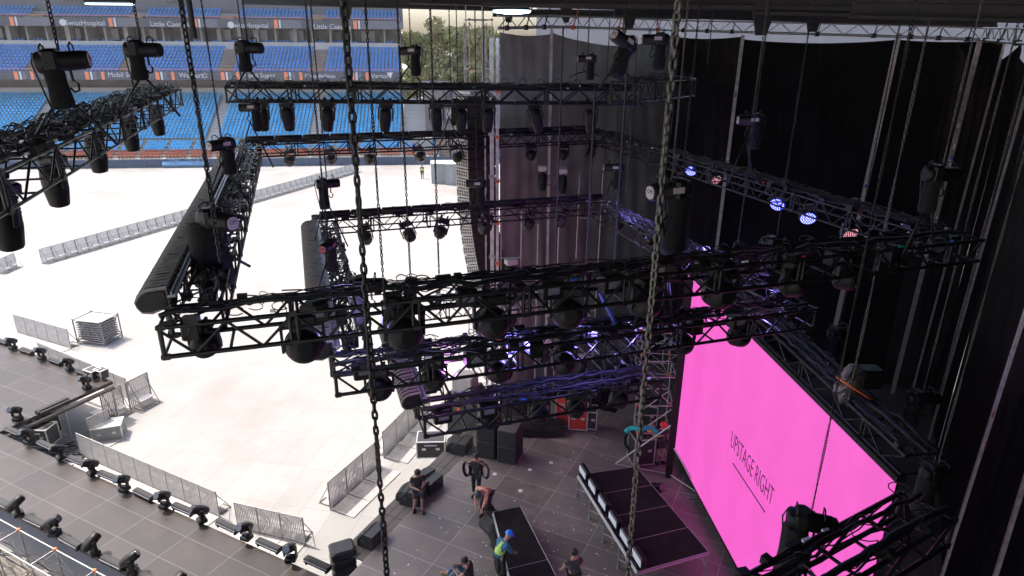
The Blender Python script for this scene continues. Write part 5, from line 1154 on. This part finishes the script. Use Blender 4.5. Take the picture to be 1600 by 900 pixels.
for i, (x, y, sx, sz, lb) in enumerate(((748, 286, 3.6, 2.6, 'white container hut on the far side of the field'), (722, 284, 2.9, 2.5, 'white hut left of the container hut'), (688, 252, 3.4, 3.6, 'white cabin with blue door farthest back'))):
    p = pz(x - 30, y, 0); t = thing('site_hut', lb, 'hut', (p.x, p.y, 0), .1); mb = MB(); mb.box((0, 0, sz / 2), (sx, 2.4, sz)); mb.build('wall', 'container', t); mb = MB(); mb.box((0, 0, sz + .06), (sx + .15, 2.55, .12)); mb.build('roof', 'concw', t); mb = MB(); mb.box((-.3 * sx, -1.22, sz * .45), (.5, .04, sz * .7)); mb.build('door', 'tape_b' if i == 2 else 'greyrail', t)
t = thing('stadium_cladding', 'pale grey cladding wall with orange stripes behind the curtains', 'building', (38, 62, 0), R_(-28)); mb = MB(); mb.box((0, 0, 11.5), (80, .6, 23)); mb.build('wall', 'grey', t)
[MB().box((x + d_, -.33, 20.5), (.5, .05, 5)).build('stripe', m_, t) for x in (14,) for d_, m_ in ((0, 'orangep'), (-1.2, 'white'), (-2.3, 'white'))]
def tree(x, y, h, cr, label, m='leaf', seed=0, n=2600, clumps=16):
    r = random.Random(seed); t = thing('tree', label, 'tree', (x, y, 0), 0, 'trees beyond the stand'); mb = MB(); mb.tube((0, 0, 0), (.3, 0, h * .45), .35, 8, .22); tips = []
    for k in range(7): a = r.uniform(0, 6.28); e = Vector((math.cos(a) * cr * .55, math.sin(a) * cr * .55, h * r.uniform(.6, .88))); mb.tube((.2, 0, h * .35), e, .16, 6, .04)
    mb.build('trunk', 'bark', t); cl = [(Vector((r.gauss(0, cr * .42), r.gauss(0, cr * .42), h * r.uniform(.42, .95))), r.uniform(.16, .34) * cr) for _ in range(clumps)]; mb = MB()
    for k in range(n):
        c, R = r.choice(cl); v = Vector((r.gauss(0, 1), r.gauss(0, 1), r.gauss(0, 1))).normalized() * (R * r.uniform(.5, 1.08)); p = c + Vector((v.x, v.y, v.z * .8)); s_ = r.uniform(.2, .5); a = Vector((r.gauss(0, 1), r.gauss(0, 1), r.gauss(0, .6))).normalized(); b2 = a.cross(Vector((r.gauss(0, 1), r.gauss(0, 1), 1))).normalized()
        mb.add([p - a * s_, p + b2 * s_ * .5, p + a * s_, p - b2 * s_ * .5], [(0, 1, 2, 3)])
    mb.build('crown', m, t)
for i, (px, d, h, cr, m, lb) in enumerate(((660, 128, 19.5, 5.5, 'leaf', 'green tree touching the right end of the stand'), (690, 122, 21, 5.5, 'leaf2', 'tall yellow green tree, its top near the roof'), (722, 126, 20, 5.5, 'leaf', 'broad green tree in the middle of the row'), (752, 124, 20.5, 5, 'leaf2', 'yellow green tree before the scaffold tower'), (640, 135, 17, 5, 'leaf', 'dark tree half behind the stand end'), (775, 130, 19, 5, 'leaf', 'green tree at the right end of the row'))):
    v = ray(px, 60); tree(v.x * d / v.y, d, h, cr, lb, m, i, 9000, 40)
for i, (px, d, h) in enumerate(((1442, 78, 19.3), (1470, 76, 18.6))):
    v = ray(px, 50); t = thing('palm_tree', ('left', 'right')[i] + ' palm top showing above the black curtain', 'tree', (v.x * d / v.y, d, 0)); mb = MB(); mb.tube((0, 0, 0), (0, 0, h), .25, 8, .16); mb.build('trunk', 'bark', t); mb = MB(); r = random.Random(i)
    for k in range(46):
        a = r.uniform(0, 6.28); el = r.uniform(-.5, 1.2); L_ = r.uniform(1.3, 2.0); d_ = Vector((math.cos(a) * math.cos(el), math.sin(a) * math.cos(el), math.sin(el))); sd2 = Vector((-math.sin(a), math.cos(a), 0)) * .16; e = d_ * L_ + Vector((0, 0, h - .4 * L_)); b0 = Vector((0, 0, h)); mid = b0 + d_ * L_ * .55
        mb.add([b0, mid + sd2, e, mid - sd2], [(0, 1, 2, 3)])
    mb.build('crown', 'leaf2', t)

# ================================================================== PEOPLE
def skin_obj(name, joints, edges, radii, m, parent, sub=1):
    me = bpy.data.meshes.new(name); me.from_pydata([tuple(p) for p in joints], edges, []); ob = bpy.data.objects.new(name, me); COL.objects.link(ob)
    md = ob.modifiers.new('s', 'SKIN'); sv = me.skin_vertices[0].data
    for i, r in enumerate(radii): sv[i].radius = (r, r) if not isinstance(r, tuple) else r
    sv[0].use_root = True; s2 = ob.modifiers.new('u', 'SUBSURF'); s2.levels = sub; s2.render_levels = sub
    dg = bpy.context.evaluated_depsgraph_get(); dg.update(); nm_ = bpy.data.meshes.new_from_object(ob.evaluated_get(dg)); bpy.data.objects.remove(ob)
    nm_.materials.clear(); nm_.materials.append(M[m]); nm_.polygons.foreach_set('use_smooth', [True] * len(nm_.polygons)); o = bpy.data.objects.new(name, nm_); COL.objects.link(o); o.parent = parent; return o
BASE = dict(pelvis=(0, 0, .95), spine=(0, 0, 1.14), chest=(0, 0, 1.36), neck=(0, .0, 1.50), hb=(0, .02, 1.57), hm=(0, .03, 1.66), ht=(0, .02, 1.74),
            sl=(-.19, 0, 1.42), el=(-.25, .02, 1.14), wl=(-.24, .10, .90), sr=(.19, 0, 1.42), er=(.25, .02, 1.14), wr=(.24, .10, .90),
            hl=(-.10, 0, .90), kl=(-.11, .03, .50), al=(-.11, -.01, .09), tl=(-.12, .15, .04), hr=(.10, 0, .90), kr=(.11, .03, .50), ar=(.11, -.01, .09), tr=(.12, .15, .04))
def person(label, loc, rotz, pose, top='tshirt', legs='pants', legcut=1., sleeve=.55, hat=None, hair='hair', shoe='black', s=1., vest=None):
    J = {k: Vector(v) for k, v in BASE.items()}; J.update({k: Vector(v) for k, v in pose.items()}); t = thing('person', label, 'person', loc, rotz); t.scale = (s, s, s)
    names = list(J); idx = {k: i for i, k in enumerate(names)}; rad = dict(pelvis=.145, spine=.125, chest=.15, neck=.055, hb=.07, hm=.098, ht=.075, sl=.068, sr=.068, el=.043, er=.043, wl=.030, wr=.030, hl=.09, hr=.09, kl=.060, kr=.060, al=.042, ar=.042, tl=.035, tr=.035)
    E_ = [('pelvis', 'spine'), ('spine', 'chest'), ('chest', 'neck'), ('neck', 'hb'), ('hb', 'hm'), ('hm', 'ht'), ('chest', 'sl'), ('sl', 'el'), ('el', 'wl'), ('chest', 'sr'), ('sr', 'er'), ('er', 'wr'), ('pelvis', 'hl'), ('hl', 'kl'), ('kl', 'al'), ('al', 'tl'), ('pelvis', 'hr'), ('hr', 'kr'), ('kr', 'ar'), ('ar', 'tr')]
    P_ = [J[k] for k in names]; Rr = [rad[k] for k in names]; ed = [(idx[a], idx[b]) for a, b in E_]
    for side in 'lr':      # hands with five fingers
        w_, e_ = J['w' + side], J['e' + side]; d = (w_ - e_).normalized(); pr = d.cross(Vector((0, 1, 0)) if abs(d.y) < .8 else UP).normalized(); up = pr.cross(d); pal = w_ + d * .075; P_.append(pal); Rr.append(.034); pi = len(P_) - 1; ed.append((idx['w' + side], pi))
        for f, (o_, ln) in enumerate(((-.03, .065), (-.01, .08), (.01, .075), (.03, .06))):
            a = pal + pr * o_ + d * .03; b2 = a + d * ln * .6 + up * .012; c = b2 + d * ln * .35 + up * .03
            for q in (a, b2, c): P_.append(q); Rr.append(.0095)
            n_ = len(P_); ed += [(pi, n_ - 3), (n_ - 3, n_ - 2), (n_ - 2, n_ - 1)]
        a = w_ + d * .03 + pr * -.035 + up * .02; b2 = a + d * .05 + pr * -.02 + up * .02
        for q in (a, b2): P_.append(q); Rr.append(.011)
        n_ = len(P_); ed += [(pi, n_ - 2), (n_ - 2, n_ - 1)]
    # pelvis first as root
    body = skin_obj('body', P_, ed, Rr, 'skin', t)
    hd = (J['ht'] - J['hb']).normalized(); fwd = Vector((0, 1, 0)); fwd = (fwd - hd * fwd.dot(hd)).normalized(); side = hd.cross(fwd); hm_ = J['hm']; HM = frame_m(hm_, side * -1, fwd, hd)
    mb = MB(); mb.add([(0, .125, .0), (-.018, .09, -.03), (.018, .09, -.03), (0, .09, .035)], [(0, 1, 2), (0, 2, 3), (0, 3, 1)], False, HM); mb.bbox((-.1, 0, -.01), (.02, .035, .06), .006, HM); mb.bbox((.1, 0, -.01), (.02, .035, .06), .006, HM); mb.build('face', 'skin', t)
    mb = MB(); [mb.box((x, .094, .02), (.022, .01, .01), HM) for x in (-.034, .034)]; mb.box((0, .088, -.058), (.04, .01, .008), HM); mb.build('eyes_and_mouth', 'ink', t)
    def grow(keys, rs, m, nm, off=0):
        ks = list(keys); pts = [J[k] if isinstance(k, str) else k for k in ks]; return pts
    # top: torso + upper sleeves
    def lerp(a, b, q): return J[a].lerp(J[b], q)
    pts = [J['pelvis'] + (J['pelvis'] - J['spine']) * .3, J['spine'], J['chest'], J['chest'].lerp(J['neck'], .75), J['sl'], lerp('sl', 'el', sleeve if sleeve < 1 else 1), J['sr'], lerp('sr', 'er', sleeve if sleeve < 1 else 1)]; rs = [.165, .150, .172, .08, .088, .070, .088, .070]; es = [(0, 1), (1, 2), (2, 3), (2, 4), (4, 5), (2, 6), (6, 7)]
    if sleeve >= 1:
        for sd_i, sd_n in ((5, 'l'), (7, 'r')): pts.append(lerp('e' + sd_n, 'w' + sd_n, .9)); rs.append(.045); es.append((sd_i, len(pts) - 1))
    skin_obj('shirt', pts, es, rs, top, t)
    if vest: skin_obj('vest', [J['pelvis'].lerp(J['spine'], .2), J['spine'], J['chest'], J['chest'].lerp(J['neck'], .6), J['chest'].lerp(J['sl'], .8), J['chest'].lerp(J['sr'], .8)], [(0, 1), (1, 2), (2, 3), (2, 4), (2, 5)], [.182, .168, .19, .09, .10, .10], vest, t)
    pts = [J['pelvis'], J['hl'], lerp('hl', 'kl', min(1, legcut * 1.0)), J['hr'], lerp('hr', 'kr', min(1, legcut * 1.0))]; rs = [.160, .108, .078 if legcut >= 1 else .1, .108, .078 if legcut >= 1 else .1]; es = [(0, 1), (1, 2), (0, 3), (3, 4)]
    if legcut >= 1: pts += [lerp('kl', 'al', .92), lerp('kr', 'ar', .92)]; rs += [.058, .058]; es += [(2, 5), (4, 6)]
    skin_obj('trousers' if legcut >= 1 else 'shorts', pts, es, rs, legs, t)
    mb = MB()
    for q in 'lr':
        a, b2 = J['a' + q], J['t' + q]; c = (a + b2) / 2; dr = (b2 - a); dr.z = 0; an = math.atan2(dr.y, dr.x) if dr.length > .01 else math.pi / 2; mb.bbox((c.x, c.y, c.z - .02), (.30, .11, .10), .03, rot=Matrix.Rotation(an, 3, 'Z'))
    mb.build('shoes', shoe, t)
    if hat: mb = MB(); mb.lathe([(.135, -.0), (.13, .04), (.10, .1), (.04, .13)], 16, HM @ Matrix.Translation((0, 0, .03))); mb.bbox((0, .13, .035), (.18, .12, .015), .006, HM); mb.build('hard_hat', hat, t)
    else: mb = MB(); mb.lathe([(.100, -.03), (.113, .03), (.10, .08), (.05, .112)], 14, HM @ Matrix.Translation((0, -.014, .01))); mb.build('hair', hair, t)
    return t
man = pz(652, 802, DK)
p1 = person('man in black shirt and shorts looking at his phone on the deck edge', pz(655, 800, DK), R_(200), dict(el=(-.26, .05, 1.16), wl=(-.08, .26, 1.18), er=(.26, .05, 1.16), wr=(.07, .28, 1.16), hb=(0, .04, 1.57), hm=(0, .07, 1.65), ht=(0, .08, 1.73), kr=(.12, -.03, .50), ar=(.15, -.18, .09), tr=(.18, -.02, .04)), 'tshirt', 'tshirt2', .85, .6)
mb = MB(); mb.bbox((0, .36, 1.22), (.08, .15, .015), .005); mb.build('phone', 'black', p1)
p2 = person('man in black carrying a big cable coil over both shoulders', pz(745, 774, DK), R_(170), dict(el=(-.36, .08, 1.36), wl=(-.16, .18, 1.56), er=(.36, .08, 1.36), wr=(.16, .18, 1.56), kl=(-.10, .10, .52), al=(-.08, -.04, .14), tl=(-.09, .1, .06)), 'tshirt', 'pants', 1., .5)
mb = MB()
for s_ in (-1, 1):
    for k in range(4): c = Vector((s_ * (.3 + .02 * k), .02 + .02 * k, 1.12)); mb.path([c + Vector((.12 * math.cos(a) * s_, .05 * math.sin(a), .34 * math.sin(a))) for a in [i * 6.3 / 14 for i in range(15)]], .018, 5)
o = mb.build('cable_coil', 'rubber', loc=p2.location); o.rotation_euler = (0, 0, R_(170)); tag(o, 'two black cable coils held up by the man in black', 'cables')
p3 = person('worker in pink and yellow vest with dark helmet bending over the drape', pz(759, 806, DK), R_(150), dict(pelvis=(0, -.16, .88), spine=(0, -.02, 1.02), chest=(0, .18, 1.16), neck=(0, .30, 1.22), hb=(0, .36, 1.22), hm=(0, .44, 1.22), ht=(0, .51, 1.26), sl=(-.19, .2, 1.18), sr=(.19, .2, 1.18), el=(-.2, .32, .92), wl=(-.14, .42, .66), er=(.2, .32, .92), wr=(.12, .42, .66), hl=(-.10, -.15, .84), hr=(.10, -.15, .84), kl=(-.13, .06, .48), kr=(.13, .06, .48)), 'vest2', 'pants', 1., 1., 'darkh', vest='vest2')
p4 = person('worker in lime vest and bright blue helmet beside the front riser', pz(782, 905, DK), R_(-50), dict(pelvis=(0, -.1, .92), spine=(0, -.02, 1.1), chest=(0, .12, 1.28), neck=(0, .2, 1.38), hb=(0, .25, 1.42), hm=(0, .31, 1.48), ht=(0, .34, 1.55), sl=(-.19, .12, 1.32), sr=(.19, .12, 1.32), el=(-.22, .22, 1.06), wl=(-.16, .38, .9), er=(.22, .22, 1.06), wr=(.16, .38, .9)), 'teal', 'pants', 1., 1., 'blueh', vest='vest', shoe='boot')
sit = dict(pelvis=(0, 0, .14), spine=(0, -.02, .34), chest=(0, .02, .54), neck=(0, .07, .68), hb=(0, .10, .74), hm=(0, .13, .82), ht=(0, .14, .90), sl=(-.19, .03, .6), sr=(.19, .03, .6), el=(-.28, .22, .44), wl=(-.12, .4, .5), er=(.28, .22, .44), wr=(.12, .4, .5), hl=(-.1, .04, .13), hr=(.1, .04, .13), kl=(-.17, .42, .46), kr=(.17, .42, .46), al=(-.16, .66, .09), ar=(.16, .72, .09), tl=(-.17, .82, .05), tr=(.17, .88, .05))
p5 = person('man in black shirt and jeans sitting on the deck, knees up', pz(733, 911, DK), R_(78), sit, 'tshirt', 'jeans', 1., .55, shoe='boot')
p6 = person('man in charcoal shirt seen from behind between the two risers', pz(894, 935, DK), R_(12), dict(el=(-.27, .05, 1.16), wl=(-.30, .2, .95), er=(.28, -.05, 1.18), wr=(.2, .18, 1.2)), 'tshirt2', 'pants', 1., .6)
p7 = person('worker in red helmet beside the left edge of the magenta screen', pz(1030, 722, DK), R_(190), dict(er=(.3, .06, 1.2), wr=(.16, .22, 1.34)), 'tshirt', 'pants', .7, .6, 'redh')
p8 = person('worker in orange vest behind the black racks of the scaffold tower', pz(1014, 716, DK), R_(150), dict(), 'tshirt', 'pants', 1., .6, None, vest='tape_o')
p9 = person('distant worker in lime vest standing on the white field', pz(660, 279, 0), R_(180), dict(), 'tshirt2', 'pants', 1., .6, 'darkh', vest='vest', s=1.05)
# gear around the tower
t = put(case(.8, .7, 1.1, wheels=True), pz(1000, 722, DK), .2, 'black rack on wheels inside the scaffold tower')
mb = MB(); r = random.Random(1); 
for k in range(5): mb.path([Vector((.25 * math.cos(a) + .02 * k, .1 * math.sin(a), .9 + .4 * math.sin(a))) for a in [i * .45 for i in range(15)]], .025, 5)
tag(mb.build('cable_coil', 'rubber', loc=pz(983, 718, DK)), 'tall black cable coil hung left of the scaffold tower', 'cables')
mb = MB(); pts = []; 
for i in range(11): pts.append(((i - 5) * .12, .1 * math.sin(i), .1 - .008 * (i - 5) ** 2))
mb.path(pts, .09, 8); tag(mb.build('blue_sheet', 'tape_t', loc=pz(1003, 672, DK + 1.8)), 'turquoise rolled sheet on top of the scaffold tower', 'sheet')

# confetti and tape scraps on the deck
mb = MB(); r = random.Random(5); cols = {'tape_w': [], 'tape_r': [], 'platered': []}
mbs = {k: MB() for k in cols}
for k in range(300):
    u, v = r.gauss(-6.2, 1.6), r.gauss(15.2, 2.0)
    if r.random() < .25: u, v = r.uniform(-11, -3), r.uniform(12, 23)
    p = UV(u, v, DK + .006); s_ = r.uniform(.015, .04); a = r.uniform(0, 6.28); d_ = Vector((math.cos(a), math.sin(a), 0)) * s_; e = Vector((-d_.y, d_.x, 0)) * .5
    mbs[r.choice(['tape_w', 'tape_w', 'platered'])].add([p - d_ - e, p + d_ - e, p + d_ + e, p - d_ + e], [(0, 1, 2, 3)])
allc = MB(); mi = []; mlist = list(mbs)
for j, k in enumerate(mlist):
    o_ = len(allc.v); allc.v += mbs[k].v; allc.f += [[i + o_ for i in f] for f in mbs[k].f]; mi += [j] * len(mbs[k].f)
allc.sm = [False] * len(allc.f); me = allc.mesh('confetti', M[mlist[0]]); [me.materials.append(M[k]) for k in mlist[1:]]; me.polygons.foreach_set('material_index', mi)
o = bpy.data.objects.new('confetti', me); COL.objects.link(o); tag(o, 'white and pink confetti scattered on the stage deck', 'confetti', None, 'stuff')
for i, (x, y) in enumerate(((773, 741), (828, 734), (813, 767), (861, 723))):
    mb = MB(); mb.lathe([(.085, 0), (.08, .012)], 16); tag(mb.build('floor_disc', 'tape_w', loc=pz(x, y, DK) + UP * .004), ('pale round mark on the deck right of the man with coils', 'pale round mark farthest right on the deck', 'largest pale round mark, nearest the front riser', 'pale round mark closest to the screen')[i], 'mark', 'pale round marks on the deck')

# ------------------------------------------------------------------ thin even haze added all round, imitating lens veil over the dark trusses
hz = bpy.data.materials.new('veil_haze'); hz.use_nodes = True; n = hz.node_tree; n.nodes.remove(n.nodes['Principled BSDF']); v = n.nodes.new('ShaderNodeVolumePrincipled')
v.inputs['Color'].default_value = (1, .98, .95, 1); v.inputs['Density'].default_value = .0003; n.links.new(v.outputs[0], n.nodes['Material Output'].inputs['Volume'])
mb = MB(); mb.box((0, 60, 18), (260, 190, 42)); tag(mb.build('haze', hz), None, None, None, 'stuff')
